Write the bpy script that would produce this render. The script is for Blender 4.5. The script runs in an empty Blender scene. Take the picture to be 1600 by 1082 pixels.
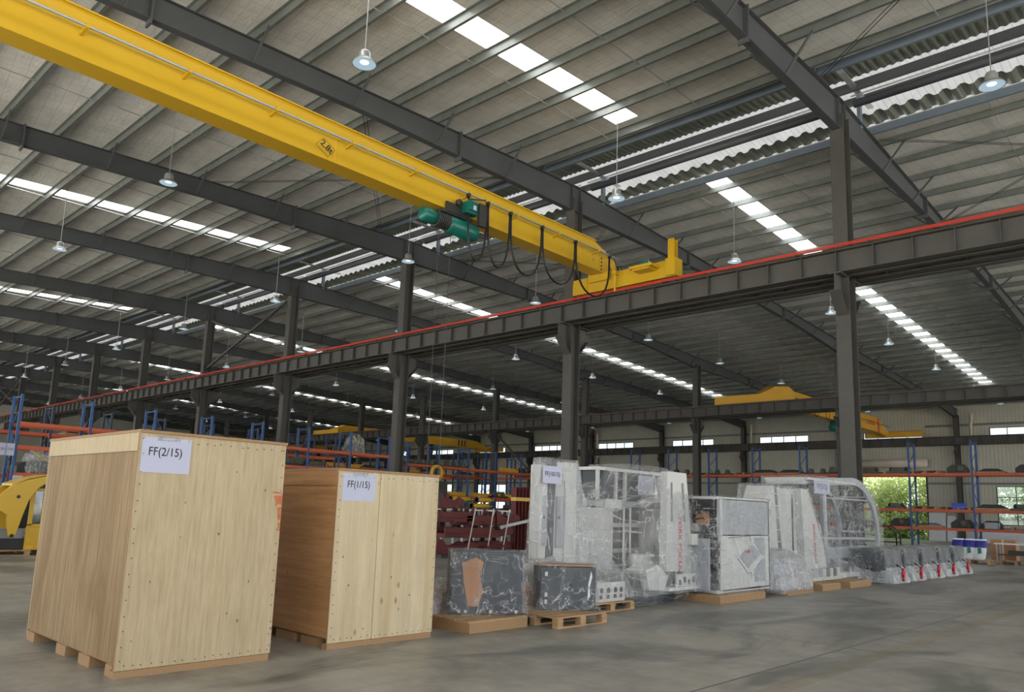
import bpy, bmesh, math, random
from math import pi, sin, cos, radians, floor, sqrt
from mathutils import Vector, Matrix, noise

S = bpy.context.scene
COL = S.collection

# ------------------------------------------------------------------ camera
YAW, PIT, ROL, FPX = 2.327388527, 0.161877910, 0.03449445, 1206.58
fwd = Vector((cos(PIT)*cos(YAW), cos(PIT)*sin(YAW), sin(PIT)))
r0 = Vector((sin(YAW), -cos(YAW), 0)); u0 = r0.cross(fwd)
rt = r0*cos(ROL) + u0*sin(ROL); up = -r0*sin(ROL) + u0*cos(ROL)
cam = bpy.data.cameras.new('camera'); camo = bpy.data.objects.new('camera', cam); COL.objects.link(camo)
cam.sensor_width = 36; cam.lens = FPX/1600*36; cam.shift_y = 59/1600; cam.clip_end = 600
m = Matrix((rt, up, -fwd)).transposed().to_4x4(); m.translation = (0, 0, 1.6)
camo.matrix_world = m
S.camera = camo

# ------------------------------------------------------------------ world, exposure, light
S.view_settings.view_transform = 'Standard'; S.view_settings.look = 'None'
S.view_settings.gamma = 1; S.view_settings.use_curve_mapping = False
S.view_settings.exposure = 0.95
w = bpy.data.worlds.new('sky'); S.world = w; w.use_nodes = True
nt = w.node_tree; nt.nodes.clear()
out = nt.nodes.new('ShaderNodeOutputWorld'); bg = nt.nodes.new('ShaderNodeBackground')
bg.inputs[0].default_value = (0.90, 0.95, 1.0, 1); bg.inputs[1].default_value = 1.15
nt.links.new(bg.outputs[0], out.inputs[0])
S.cycles.max_bounces = 7; S.cycles.diffuse_bounces = 4; S.cycles.glossy_bounces = 3
S.cycles.transparent_max_bounces = 24; S.cycles.transmission_bounces = 4
S.cycles.caustics_reflective = False; S.cycles.caustics_refractive = False
S.cycles.sample_clamp_indirect = 4.0
S.cycles.use_denoising = True

def sun_light():
    l = bpy.data.lights.new('sun', 'SUN'); l.energy = 12.0; l.angle = radians(4); l.color = (1, .96, .88)
    o = bpy.data.objects.new('sun', l); COL.objects.link(o)
    # high sun from the building's long side; it reaches the trees beyond the back wall
    o.rotation_euler = Vector((0.25, 0.62, -0.75)).to_track_quat('-Z', 'Y').to_euler()
    return o
sun_light()

# the open loading side of the hall (behind and to the right of the camera) lets daylight in
def hall_area_light(name, loc, size, aim, energy, col=(1, .98, .95)):
    l = bpy.data.lights.new(name, 'AREA'); l.shape = 'RECTANGLE'; l.size, l.size_y = size; l.energy = energy; l.color = col
    o = bpy.data.objects.new(name, l); COL.objects.link(o); o.location = loc
    o.rotation_euler = Vector(aim).to_track_quat('-Z', 'Y').to_euler()
    return o
hall_area_light('loading_door_daylight', (18, 5, 4.2), (20, 7), (-1, 0.1, 0.05), 200)
hall_area_light('near_side_fill', (-22, -13, 4.5), (50, 6), (0, 1, 0.03), 60)  # added fill along the near side, where no door is built

# ------------------------------------------------------------------ materials
def lin(c):
    return tuple(((v/255)/12.92 if v/255 <= .04045 else (((v/255)+.055)/1.055)**2.4) for v in c)
class NT:
    def __init__(s, name):
        s.m = bpy.data.materials.new(name); s.m.use_nodes = True; s.t = s.m.node_tree
        s.b = s.t.nodes['Principled BSDF']; s.o = s.t.nodes['Material Output']
    def n(s, typ, **k):
        nd = s.t.nodes.new('ShaderNode'+typ)
        for a, v in k.items(): setattr(nd, a, v)
        return nd
    def l(s, a, b): s.t.links.new(a, b)
    def coord(s, scale=(1, 1, 1), kind='Object', rot=(0, 0, 0)):
        c = s.n('TexCoord'); mp = s.n('Mapping'); mp.inputs['Scale'].default_value = scale; mp.inputs['Rotation'].default_value = rot
        s.l(c.outputs[kind], mp.inputs[0]); return mp.outputs[0]
    def noise(s, vec, scale, detail=4, rough=.55, dist=0):
        n = s.n('TexNoise'); n.inputs['Scale'].default_value = scale; n.inputs['Detail'].default_value = detail
        n.inputs['Roughness'].default_value = rough; n.inputs['Distortion'].default_value = dist
        if vec: s.l(vec, n.inputs['Vector'])
        return n.outputs['Fac']
    def ramp(s, fac, stops):
        r = s.n('ValToRGB'); e = r.color_ramp.elements
        while len(e) < len(stops): e.new(.5)
        for i, (p, c) in enumerate(stops):
            e[i].position = p; e[i].color = (*c, 1) if len(c) == 3 else c
        s.l(fac, r.inputs[0]); return r.outputs[0]
    def mix(s, fac, a, b, mode='MIX'):
        x = s.n('Mix', data_type='RGBA', blend_type=mode)
        for i, v in ((0, fac), (6, a), (7, b)):
            if hasattr(v, 'node'): s.l(v, x.inputs[i])
            elif i == 0: x.inputs[0].default_value = v
            else: x.inputs[i].default_value = (*v, 1)
        return x.outputs[2]
    def bump(s, h, strength, dist=.02):
        b = s.n('Bump'); b.inputs['Strength'].default_value = strength; b.inputs['Distance'].default_value = dist
        s.l(h, b.inputs['Height']); s.l(b.outputs[0], s.b.inputs['Normal'])
    def math(s, op, a, b=None):
        x = s.n('Math', operation=op)
        for i, v in enumerate((a, b)):
            if v is None: continue
            if hasattr(v, 'node'): s.l(v, x.inputs[i])
            else: x.inputs[i].default_value = v
        return x.outputs[0]
    def set(s, rough=.5, metal=0, spec=None):
        s.b.inputs['Roughness'].default_value = rough; s.b.inputs['Metallic'].default_value = metal
        if spec is not None: s.b.inputs['Specular IOR Level'].default_value = spec
        return s

def paint(name, rgb, rough=.5, metal=0, var=.12, scale=1.5, dirt=0, spec=.5):
    t = NT(name).set(rough, metal, spec); c = lin(rgb)
    v = t.coord()
    f = t.noise(v, scale, 5, .6)
    a = tuple(x*(1-var) for x in c); b = tuple(min(1, x*(1+var)) for x in c)
    colr = t.ramp(f, [(.3, a), (.7, b)])
    if dirt:
        f2 = t.noise(v, scale*6, 6, .7)
        k = t.ramp(f2, [(.45, (0, 0, 0)), (.75, (dirt, dirt, dirt))])
        colr = t.mix(k, colr, tuple(x*.45 for x in c))
    t.l(colr, t.b.inputs['Base Color'])
    return t.m

M = {}
M['steel'] = paint('dark_grey_steel_paint', (80, 78, 74), .55, 0, .12, .8, .15, .4)
M['rafter'] = paint('charcoal_steel_paint', (80, 82, 85), .6, 0, .12, .6, .1, .35)
M['purlin'] = paint('galvanised_purlin', (122, 127, 124), .42, .35, .15, 2.0, .2)
M['curb'] = paint('blue_grey_channel', (120, 132, 146), .45, .2, .1, 2.0, .1)
M['galv'] = paint('galvanised_conduit', (175, 178, 178), .35, .5, .1, 4.0, .1)
M['yellow'] = paint('crane_yellow_paint', (205, 164, 34), .33, 0, .03, .7, .0)
M['yellow_old'] = paint('amber_yellow_paint', (226, 172, 50), .45, 0, .08, .7, .1)
M['green'] = paint('hoist_green_paint', (16, 104, 92), .32, 0, .1, 4, .2)
M['black'] = paint('black_rubber', (24, 24, 25), .45, 0, .1, 6)
M['red'] = paint('red_conductor_cover', (212, 62, 42), .4, 0, .08, 1)
M['rail'] = paint('brown_rail_steel', (92, 70, 60), .55, .3, .2, 2, .2)
M['blue'] = paint('rack_blue_paint', (28, 78, 138), .4, 0, .1, 2, .12)
M['darkblue'] = paint('rack_navy_paint', (38, 58, 92), .5, 0, .1, 2, .12)
M['orange'] = paint('rack_orange_paint', (200, 92, 52), .45, 0, .08, 2, .12)
M['maroon'] = paint('maroon_primer', (98, 36, 34), .6, 0, .15, 2, .15)
M['castdark'] = paint('dark_cast_steel', (58, 56, 54), .5, .2, .3, 3, .3)
M['castgreen'] = paint('olive_grey_steel', (92, 94, 82), .55, .1, .25, 3, .3)
M['ltgrey'] = paint('light_grey_machine_paint', (203, 203, 200), .4, 0, .02, 1)
M['midgrey'] = paint('mid_grey_machine_paint', (158, 162, 168), .4, 0, .03, 1)
M['tape'] = paint('faded_orange_tape', (196, 112, 66), .6, 0, .2, 20, .3)
M['slate'] = paint('slate_grey_panel', (42, 51, 60), .4, 0, .08, 1.5)
M['cream'] = paint('cream_pipe', (222, 208, 192), .5, 0, .05, 2)
M['paper'] = paint('paper', (190, 192, 214), .6, 0, .02, 3)
M['ink'] = paint('ink', (40, 40, 48), .6, 0, 0, 1)
M['redink'] = paint('red_ink', (196, 44, 62), .5, 0, 0, 1)
M['pink'] = paint('magenta_red_hook', (196, 36, 60), .4, 0, .1, 3)
M['plasticblue'] = paint('blue_plastic', (20, 78, 200), .4, 0, .05, 3)
M['bag'] = paint('white_bag', (226, 228, 232), .55, 0, .1, 6)
M['bagblue'] = paint('bag_blue_print', (44, 44, 140), .5, 0, .05, 3)
M['card'] = paint('cardboard', (176, 128, 92), .75, 0, .08, 3)
M['leaftrunk'] = paint('bark', (96, 80, 62), .9, 0, .2, 5)
M['ropes'] = paint('wire_rope', (74, 74, 74), .5, .5, .1, 9)

def m_floor():
    t = NT('polished_concrete').set(.42, 0, .5)
    v = t.coord()
    a = t.noise(v, .35, 8, .62, .4); b = t.noise(v, 2.6, 8, .7); 
    vs = t.coord((.35, 2.2, 1)); c = t.noise(vs, 1.3, 6, .65)
    c1 = t.ramp(a, [(.30, lin((112, 110, 104))), (.52, lin((142, 139, 131))), (.75, lin((170, 166, 156)))])
    k = t.ramp(b, [(.42, (0, 0, 0)), (.75, (.75, .75, .75))])
    c2 = t.mix(k, c1, lin((176, 174, 166)))
    k2 = t.ramp(c, [(.55, (0, 0, 0)), (.72, (.4, .4, .4))])
    c3 = t.mix(k2, c2, lin((96, 97, 96)))
    # worn yellow lane line and saw-cut joints (real marks at fixed places on the slab)
    sx = t.n('SeparateXYZ'); t.l(v, sx.inputs[0])
    n2 = t.noise(v, 5, 6, .7)
    def band(sock, centre, half):
        d = t.math('ABSOLUTE', t.math('SUBTRACT', sock, centre)); return t.math('LESS_THAN', d, half)
    lane = t.math('MULTIPLY', band(sx.outputs[0], -3.38, .11), t.math('MULTIPLY', n2, .75))
    c4 = t.mix(lane, c3, lin((132, 112, 66)))
    j = None
    for ax, pos in ((0, -3.86), (1, 10.5), (1, 19.6), (1, 1.6), (0, -11.9), (1, 28.6), (0, -19.9), (0, 4.4)):
        q = band(sx.outputs[ax], pos, .013)
        j = q if j is None else t.math('MAXIMUM', j, q)
    c5 = t.mix(t.math('MULTIPLY', j, .8), c4, (.02, .02, .02))
    p = t.noise(t.coord((1.1, .45, 1)), .55, 5, .6, .8)
    c5 = t.mix(t.ramp(p, [(.40, (.75, .75, .75)), (.50, (.15, .15, .15)), (.60, (0, 0, 0))]), c5, lin((84, 86, 84)))
    t.l(c5, t.b.inputs['Base Color'])
    r = t.ramp(a, [(.3, (.30, .30, .30)), (.7, (.52, .52, .52))]); t.l(r, t.b.inputs['Roughness'])
    t.bump(b, .12, .004)
    return t.m
M['floor'] = m_floor()

def m_foil():
    t = NT('roof_insulation_foil').set(.5, 0, .5)
    v = t.coord(); vr = t.coord((1, 1, 1), rot=(0, 0, .12))
    a = t.noise(v, 1.2, 5, .6); c = t.ramp(a, [(.3, lin((210, 209, 206))), (.7, lin((234, 233, 230)))])
    # quilting threads
    sx = t.n('SeparateXYZ'); t.l(vr, sx.inputs[0])
    def lines(sock, f, wd):
        fr = t.math('FRACT', t.math('MULTIPLY', sock, f)); return t.math('LESS_THAN', fr, wd)
    L = t.math('MAXIMUM', lines(sx.outputs[0], 2.4, .035), lines(sx.outputs[1], 2.4, .035))
    c = t.mix(t.math('MULTIPLY', L, .38), c, lin((100, 97, 92)))
    t.l(c, t.b.inputs['Base Color'])
    vb = t.coord((1.4, 5.5, 1)); h = t.noise(vb, 2.2, 7, .62, .6)
    t.bump(h, .4, .06)
    return t.m
M['foil'] = m_foil()

def m_skylight():
    t = NT('translucent_skylight')
    v = t.coord((1, 1, 1)); sx = t.n('SeparateXYZ'); t.l(v, sx.inputs[0])
    fx = t.math('LESS_THAN', t.math('FRACT', t.math('MULTIPLY', sx.outputs[0], 4.0)), .08)
    fy = t.math('LESS_THAN', t.math('FRACT', t.math('MULTIPLY', sx.outputs[1], 2.2)), .05)
    L = t.math('MULTIPLY', t.math('MAXIMUM', fx, fy), .25)
    n = t.noise(v, 2.5, 5, .6)
    c = t.ramp(n, [(.3, (.80, .82, .80)), (.7, (1, 1, .98))]); c = t.mix(L, c, (.45, .46, .45))
    e = t.n('Emission'); t.l(c, e.inputs[0]); e.inputs[1].default_value = 3.0
    t.l(e.outputs[0], t.o.inputs[0])
    return t.m
M['skylight'] = m_skylight()
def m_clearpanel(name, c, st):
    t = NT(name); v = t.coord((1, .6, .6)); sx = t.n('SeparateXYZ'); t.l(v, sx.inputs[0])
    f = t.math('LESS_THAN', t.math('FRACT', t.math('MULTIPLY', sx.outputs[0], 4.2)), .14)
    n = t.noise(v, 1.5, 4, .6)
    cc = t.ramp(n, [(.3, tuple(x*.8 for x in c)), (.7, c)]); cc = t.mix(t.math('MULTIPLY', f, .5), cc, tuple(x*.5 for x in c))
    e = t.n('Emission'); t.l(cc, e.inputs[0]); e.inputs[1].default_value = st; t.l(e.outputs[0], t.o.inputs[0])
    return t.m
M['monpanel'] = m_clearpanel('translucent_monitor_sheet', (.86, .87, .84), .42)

def m_cladding(name, rgb, freq=5.0, ax=0):
    t = NT(name).set(.5, .1)
    v = t.coord(); sx = t.n('SeparateXYZ'); t.l(v, sx.inputs[0])
    fr = t.math('FRACT', t.math('MULTIPLY', sx.outputs[ax], freq))
    rib = t.math('LESS_THAN', fr, .16)
    n = t.noise(v, .8, 4, .6); c = lin(rgb)
    col = t.ramp(n, [(.3, tuple(x*.86 for x in c)), (.7, c)])
    col = t.mix(t.math('MULTIPLY', rib, .42), col, tuple(x*.45 for x in c))
    t.l(col, t.b.inputs['Base Color'])
    t.bump(t.math('PINGPONG', fr, .5), .5, .04)
    return t.m
M['clad'] = m_cladding('cream_wall_cladding', (205, 203, 188), 3.0, 0)
M['cladY'] = m_cladding('cream_end_wall_cladding', (205, 203, 188), 3.0, 1)
M['deck'] = m_cladding('grey_green_roof_sheet', (128, 132, 120), 4.5, 0)

def m_ply(name, base, dark, vertical=True, stain=.5, sx=1.0, knots=True, speck=.05):
    t = NT(name).set(.62, 0, .3)
    sc = (9, 9, .55) if vertical else (.55, .55, 9)
    v = t.coord(sc); vv = t.coord((1, 1, 1))
    g = t.noise(v, 2.2*sx, 6, .62, .12); g2 = t.noise(v, 9*sx, 4, .6, .05)
    c = t.ramp(g, [(.28, lin(dark)), (.6, lin(base)), (.85, tuple(min(1, x*1.12) for x in lin(base)))])
    c = t.mix(t.ramp(g2, [(.5, (0, 0, 0)), (.75, (.30, .30, .30))]), c, tuple(x*.62 for x in lin(base)))
    st = t.noise(t.coord((1.6, 1.6, .5) if vertical else (.5, .5, 1.6)), 1.1, 4, .6, 1.0)
    c = t.mix(t.ramp(st, [(.52, (0, 0, 0)), (.68, (stain, stain, stain))]), c, lin(dark))
    bl = t.noise(t.coord((2.2, 2.2, 1.2)), 1.6, 6, .68, .4); c = t.mix(t.ramp(bl, [(.35, (.22, .22, .22)), (.62, (0, 0, 0))]), c, tuple(x*.55 for x in lin(base)))
    # nail specks and small knots
    vo = t.n('TexVoronoi'); vo.inputs['Scale'].default_value = 5.5; vo.inputs['Randomness'].default_value = .75
    t.l(t.coord((1, 1, .6) if vertical else (1, 1, 1)), vo.inputs['Vector'])
    sp = t.math('LESS_THAN', vo.outputs['Distance'], speck)
    c = t.mix(t.math('MULTIPLY', sp, .75), c, lin((70, 46, 30)))
    if knots:
        vo2 = t.n('TexVoronoi'); vo2.inputs['Scale'].default_value = 2.1; t.l(t.coord((1.6, 1.6, .8)), vo2.inputs['Vector'])
        k = t.ramp(vo2.outputs['Distance'], [(.03, (.8, .8, .8)), (.09, (0, 0, 0))])
        c = t.mix(k, c, lin((150, 96, 54)))
    t.l(c, t.b.inputs['Base Color']); t.bump(g2, .15, .004)
    return t.m
M['ply_pale'] = m_ply('pale_plywood', (198, 180, 148), (178, 157, 122), True, .25, 1.6, False)
M['ply_warm'] = m_ply('weathered_plywood', (160, 136, 102), (126, 98, 64), True, .8, 1.0, False, .085)
M['ply_knot'] = m_ply('knotty_pine_plywood', (214, 198, 166), (188, 166, 128), True, .45, .28, True)
M['ply_red'] = m_ply('reddish_plywood', (196, 150, 104), (166, 118, 76), False, .4, .8, True)
M['pallet'] = m_ply('pallet_timber', (186, 154, 116), (146, 112, 78), False, .4, 1.0, False)
def m_plyedge():
    t = NT('plywood_edge').set(.7)
    v = t.coord((.7, .7, 1)); wv = t.n('TexWave'); wv.bands_direction = 'Z'; wv.inputs['Scale'].default_value = 26; wv.inputs['Distortion'].default_value = 2.5
    t.l(v, wv.inputs['Vector'])
    t.l(t.ramp(wv.outputs['Fac'], [(.2, lin((112, 82, 56))), (.7, lin((190, 154, 112)))]), t.b.inputs['Base Color'])
    return t.m
M['plyedge'] = m_plyedge()

def m_film(name='stretch_film', dens=.26, crinkle=1.0, marble=False):
    t = NT(name); t.t.nodes.remove(t.b)
    v = t.coord((1, 1, 1))
    vs = t.coord((1.2, 1.2, .35)); n1 = t.noise(vs, 7, 7, .68, 1.6); n2 = t.noise(v, 22, 5, .6, 2.2); n3 = t.noise(v, 2.0, 3, .5, .6)
    bp = t.n('Bump'); bp.inputs['Strength'].default_value = .95; bp.inputs['Distance'].default_value = .05
    t.l(t.math('ADD', n1, t.math('MULTIPLY', n2, .35)), bp.inputs['Height'])
    gl = t.n('BsdfGlossy'); gl.inputs['Roughness'].default_value = .16; gl.inputs['Color'].default_value = (1, 1, 1, 1); t.l(bp.outputs[0], gl.inputs['Normal'])
    df = t.n('BsdfDiffuse'); df.inputs['Color'].default_value = (.86, .88, .92, 1); t.l(bp.outputs[0], df.inputs['Normal'])
    tl = t.n('BsdfTranslucent'); tl.inputs['Color'].default_value = (.80, .82, .86, 1)
    tr = t.n('BsdfTransparent'); tr.inputs['Color'].default_value = (.97, .975, .98, 1)
    a1 = t.n('AddShader'); m0 = t.n('MixShader'); m0.inputs[0].default_value = .5; t.l(df.outputs[0], m0.inputs[1]); t.l(tl.outputs[0], m0.inputs[2])
    m1 = t.n('MixShader'); m1.inputs[0].default_value = .42; t.l(m0.outputs[0], m1.inputs[1]); t.l(gl.outputs[0], m1.inputs[2])
    # creases are denser film than the taut parts
    n4 = t.noise(t.coord((1, 1, .16), rot=(.12, .08, 0)), 6.0*crinkle, 3, .55, .5); n5 = t.noise(t.coord((.35, .35, 1.5), rot=(.75, .5, .3)), 5.0*crinkle, 2, .5, .5)
    if marble: n4 = t.noise(t.coord((1, 1, .45)), 3.6*crinkle, 3, .55, 1.8); n5 = t.noise(t.coord((.8, .8, 1.6), rot=(.6, .4, .5)), 7*crinkle, 2, .5, 1.2)
    def crease(q, w, a): return t.math('MULTIPLY', t.ramp(t.math('ABSOLUTE', t.math('SUBTRACT', q, .5)), [(.0, (1, 1, 1)), (w, (.12, .12, .12)), (w*3.5, (0, 0, 0))]), a)
    cr2 = t.ramp(n3, [(.42, (0, 0, 0)), (.7, (.16, .16, .16))])
    fac = t.math('MINIMUM', t.math('ADD', t.math('ADD', crease(n4, .013, .50), crease(n5, .013, .46)), t.math('ADD', cr2, dens*.42)), .9)
    m2 = t.n('MixShader'); t.l(fac, m2.inputs[0]); t.l(tr.outputs[0], m2.inputs[1]); t.l(m1.outputs[0], m2.inputs[2])
    t.l(m2.outputs[0], t.o.inputs[0])
    return t.m
M['film'] = m_film('stretch_film', .42, .6)
M['film_marble'] = m_film('wrinkled_stretch_film', .22, .5, True)
M['film_clear'] = m_film('clear_stretch_film', .12, .8)
M['film_thick'] = m_film('crumpled_stretch_film', 1.0, 1.8)

def m_glass(name, col=(.9, .95, .95), f=.12):
    t = NT(name); t.t.nodes.remove(t.b)
    tr = t.n('BsdfTransparent'); tr.inputs[0].default_value = (*col, 1); gl = t.n('BsdfGlossy'); gl.inputs['Roughness'].default_value = .05
    mx = t.n('MixShader'); mx.inputs[0].default_value = f; t.l(tr.outputs[0], mx.inputs[1]); t.l(gl.outputs[0], mx.inputs[2]); t.l(mx.outputs[0], t.o.inputs[0])
    return t.m
M['glass'] = m_glass('window_glass')
def m_emit(name, c, s):
    t = NT(name); t.t.nodes.remove(t.b); e = t.n('Emission'); e.inputs[0].default_value = (*c, 1); e.inputs[1].default_value = s
    t.l(e.outputs[0], t.o.inputs[0]); return t.m
M['lamp'] = m_emit('lamp_lens', (.50, .68, .78), .40)
M['lampcore'] = m_emit('lamp_core', (.9, .97, 1), .62)
def m_leaf():
    t = NT('leaves').set(.6); v = t.coord(); n = t.noise(v, 1.3, 4, .6)
    c = t.ramp(n, [(.3, lin((158, 178, 110))), (.55, lin((206, 216, 160))), (.75, lin((244, 246, 214)))])
    t.l(c, t.b.inputs['Base Color'])
    tl = t.n('BsdfTranslucent'); t.l(c, tl.inputs[0]); mx = t.n('MixShader'); mx.inputs[0].default_value = .4
    t.l(t.b.outputs[0], mx.inputs[1]); t.l(tl.outputs[0], mx.inputs[2]); t.l(mx.outputs[0], t.o.inputs[0])
    return t.m
M['leaf'] = m_leaf()
M['bounce_slab'] = paint('pale_bounce_concrete', (214, 210, 200), .8, 0, .06, .3)  # for the added outside slab, pale so that it bounces light
M['grass'] = paint('grass_ground', (120, 140, 80), .9, 0, .3, .5)

# ------------------------------------------------------------------ mesh helpers
# The hall (frames, runways, cranes, racks) is scaled up about the camera; goods on the near floor are drawn in metres.
# True switches the builders to that enlargement; level FL lands on the floor slab.
CAM_SCALE, FL = 1.27, 0.34  # enlargement factor about the camera, and the level it brings to the floor
K_ = [1.0, 0.0]
def scale_about_cam(hall): K_[0], K_[1] = (CAM_SCALE, -CAM_SCALE*FL) if hall else (1.0, 0.0)
def W(x, y, z): return (x*K_[0], y*K_[0], z*K_[0]+K_[1])
class MB:
    def __init__(s): s.v = []; s.f = []
    def poly(s, pts, faces):
        b = len(s.v); s.v += [tuple(p) for p in pts]; s.f += [tuple(b+i for i in f) for f in faces]; return s
    def box(s, x0, x1, y0, y1, z0, z1):
        return s.hexa([(x0,y0,z0),(x1,y0,z0),(x1,y1,z0),(x0,y1,z0),(x0,y0,z1),(x1,y0,z1),(x1,y1,z1),(x0,y1,z1)])
    def hexa(s, p):
        return s.poly(p, [(0,3,2,1),(4,5,6,7),(0,1,5,4),(1,2,6,5),(2,3,7,6),(3,0,4,7)])
    def cbox(s, c, d, rz=0):
        x, y, z = c; a, b, h = d[0]/2, d[1]/2, d[2]/2; ca, sa = cos(rz), sin(rz); P = []
        for dz in (-h, h):
            for dx, dy in ((-a,-b),(a,-b),(a,b),(-a,b)): P.append((x+dx*ca-dy*sa, y+dx*sa+dy*ca, z+dz))
        return s.hexa(P)
    def bar(s, p, q, w, h=None, up=(0,0,1)):
        p, q = Vector(p), Vector(q); h = h or w; d = (q-p)
        if d.length < 1e-6: return s
        d.normalize(); u = Vector(up)
        if abs(d.dot(u)) > .98: u = Vector((1,0,0))
        sd = d.cross(u).normalized(); u2 = sd.cross(d).normalized(); P = []
        for b in (p, q):
            for i, j in ((-1,-1),(1,-1),(1,1),(-1,1)): P.append(b + sd*(i*w/2) + u2*(j*h/2))
        return s.hexa(P)
    def tube(s, pts, r, n=8, cap=True, radii=None):
        pts = [Vector(p) for p in pts]; b = len(s.v); k = len(pts)
        prev = None
        for i, p in enumerate(pts):
            d = (pts[min(i+1,k-1)]-pts[max(i-1,0)]).normalized()
            if prev is None:
                u = Vector((0,0,1)) if abs(d.z) < .9 else Vector((1,0,0)); sd = d.cross(u).normalized()
            else:
                sd = (prev - d*prev.dot(d)).normalized()
            prev = sd; u2 = sd.cross(d); rr = radii[i] if radii else r
            for j in range(n):
                a = 2*pi*j/n; s.v.append(tuple(p + sd*(cos(a)*rr) + u2*(sin(a)*rr)))
        for i in range(k-1):
            for j in range(n):
                a = b+i*n+j; c = b+i*n+(j+1)%n; s.f.append((a, c, c+n, a+n))
        if cap:
            s.f.append(tuple(b+j for j in range(n))[::-1]); s.f.append(tuple(b+(k-1)*n+j for j in range(n)))
        return s
    def lathe(s, prof, c=(0,0,0), n=20, axis='z'):
        b = len(s.v); k = len(prof)
        for r, z in prof:
            for j in range(n):
                a = 2*pi*j/n; x, y = r*cos(a), r*sin(a)
                q = (x, y, z) if axis == 'z' else ((x, z, y) if axis == 'y' else (z, x, y))
                s.v.append((c[0]+q[0], c[1]+q[1], c[2]+q[2]))
        for i in range(k-1):
            for j in range(n):
                a = b+i*n+j; d = b+i*n+(j+1)%n; s.f.append((a, d, d+n, a+n))
        return s
    def prism(s, pts2, axis, a, b):
        # pts2 polygon in the plane normal to axis; 'x': (y,z), 'y': (x,z), 'z': (x,y)
        n = len(pts2)
        def q(p, t): return {'x': (t, p[0], p[1]), 'y': (p[0], t, p[1]), 'z': (p[0], p[1], t)}[axis]
        P = [q(p, a) for p in pts2]+[q(p, b) for p in pts2]
        F = [tuple(range(n))[::-1], tuple(range(n, 2*n))]+[(i, (i+1)%n, (i+1)%n+n, i+n) for i in range(n)]
        return s.poly(P, F)
    def xf(s, mat, start=0):
        s.v[start:] = [tuple(mat @ Vector(p)) for p in s.v[start:]]; return s
    def build(s, name, mat, parent=None, smooth=False, bevel=0):
        k = K_[0]; me = bpy.data.meshes.new(name); me.from_pydata([(p[0]*k, p[1]*k, p[2]*k) for p in s.v], [], s.f); me.update()
        bm = bmesh.new(); bm.from_mesh(me); bmesh.ops.recalc_face_normals(bm, faces=bm.faces[:]); bm.to_mesh(me); bm.free()
        o = bpy.data.objects.new(name, me); COL.objects.link(o)
        me.materials.append(M[mat] if isinstance(mat, str) else mat)
        if smooth:
            for p in me.polygons: p.use_smooth = True
        if bevel:
            b = o.modifiers.new('bevel', 'BEVEL'); b.width = bevel*k; b.segments = 2; b.limit_method = 'ANGLE'
        if parent: o.parent = parent
        else: o.location = (0, 0, K_[1])
        return o
def tag(o, label=None, cat=None, group=None, kind=None):
    if label: o['label'] = label
    if cat: o['category'] = cat
    if group: o['group'] = group
    if kind: o['kind'] = kind
    return o
def thing(name, label, cat, loc=(0,0,0), rz=0, group=None):
    o = bpy.data.objects.new(name, None); COL.objects.link(o); o.empty_display_size = .2
    o.location = W(*loc); o.rotation_euler = (0,0,rz); return tag(o, label, cat, group)
def copy_tree(o, parent=None):
    c = o.copy(); COL.objects.link(c); c.parent = parent
    for ch in o.children: copy_tree(ch, c)
    return c
def text(body, size, mat, parent, loc, rot, name='lettering', bold=0, sx=1):
    cu = bpy.data.curves.new(name, 'FONT'); cu.body = body; cu.size = size*K_[0]; cu.extrude = .0008; cu.offset = bold*K_[0]
    cu.align_x = 'CENTER'; cu.align_y = 'CENTER'
    f = bpy.data.objects.new(name, cu); COL.objects.link(f); bpy.context.view_layer.update()
    me = bpy.data.meshes.new_from_object(f.evaluated_get(bpy.context.evaluated_depsgraph_get())); bpy.data.objects.remove(f)
    me.name = name; me.materials.clear(); me.materials.append(M[mat])
    o = bpy.data.objects.new(name, me); COL.objects.link(o); o.parent = parent
    o.location = tuple(v*K_[0] for v in loc); o.rotation_euler = rot; o.scale = (sx, 1, 1); return o
FACEX = (pi/2, 0, pi/2)     # lettering that faces +X, reading towards +Y
ORD = ['first','second','third','fourth','fifth','sixth','seventh','eighth','ninth','tenth','eleventh','twelfth','thirteenth','fourteenth']

D1, D2, D3 = 19.8, 43.8, 67.8
FR = [11-9*k for k in range(14)]        # frame positions along X: 11, 2, -7 ... -106
WY = 68.7; XE = -108.0
def zroof(y): return 12.75-.042*abs(y-D1)

# ================================================================== the setting
tag(MB().box(XE*CAM_SCALE, 20, -20, WY*CAM_SCALE, -.3, 0).build('floor', 'floor'), 'grey polished concrete floor slab with a worn yellow lane line', 'floor', kind='structure')
tag(MB().box(-200, 80, WY*CAM_SCALE+.01, 190, -.35, -.05).build('ground', 'grass'), 'green grassy ground beyond the open back door', 'ground', kind='structure')

tag(MB().box(20, 90, -100, WY*CAM_SCALE, -.3, -.01).box(XE*CAM_SCALE, 20, -100, -20, -.3, -.01).build('ground_bounce_slab', 'bounce_slab'), 'pale unseen concrete slab added outside the open side to bounce light', 'ground', kind='structure')  # unseen slab, added to bounce sun and sky light up to the roof
scale_about_cam(True)
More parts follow.
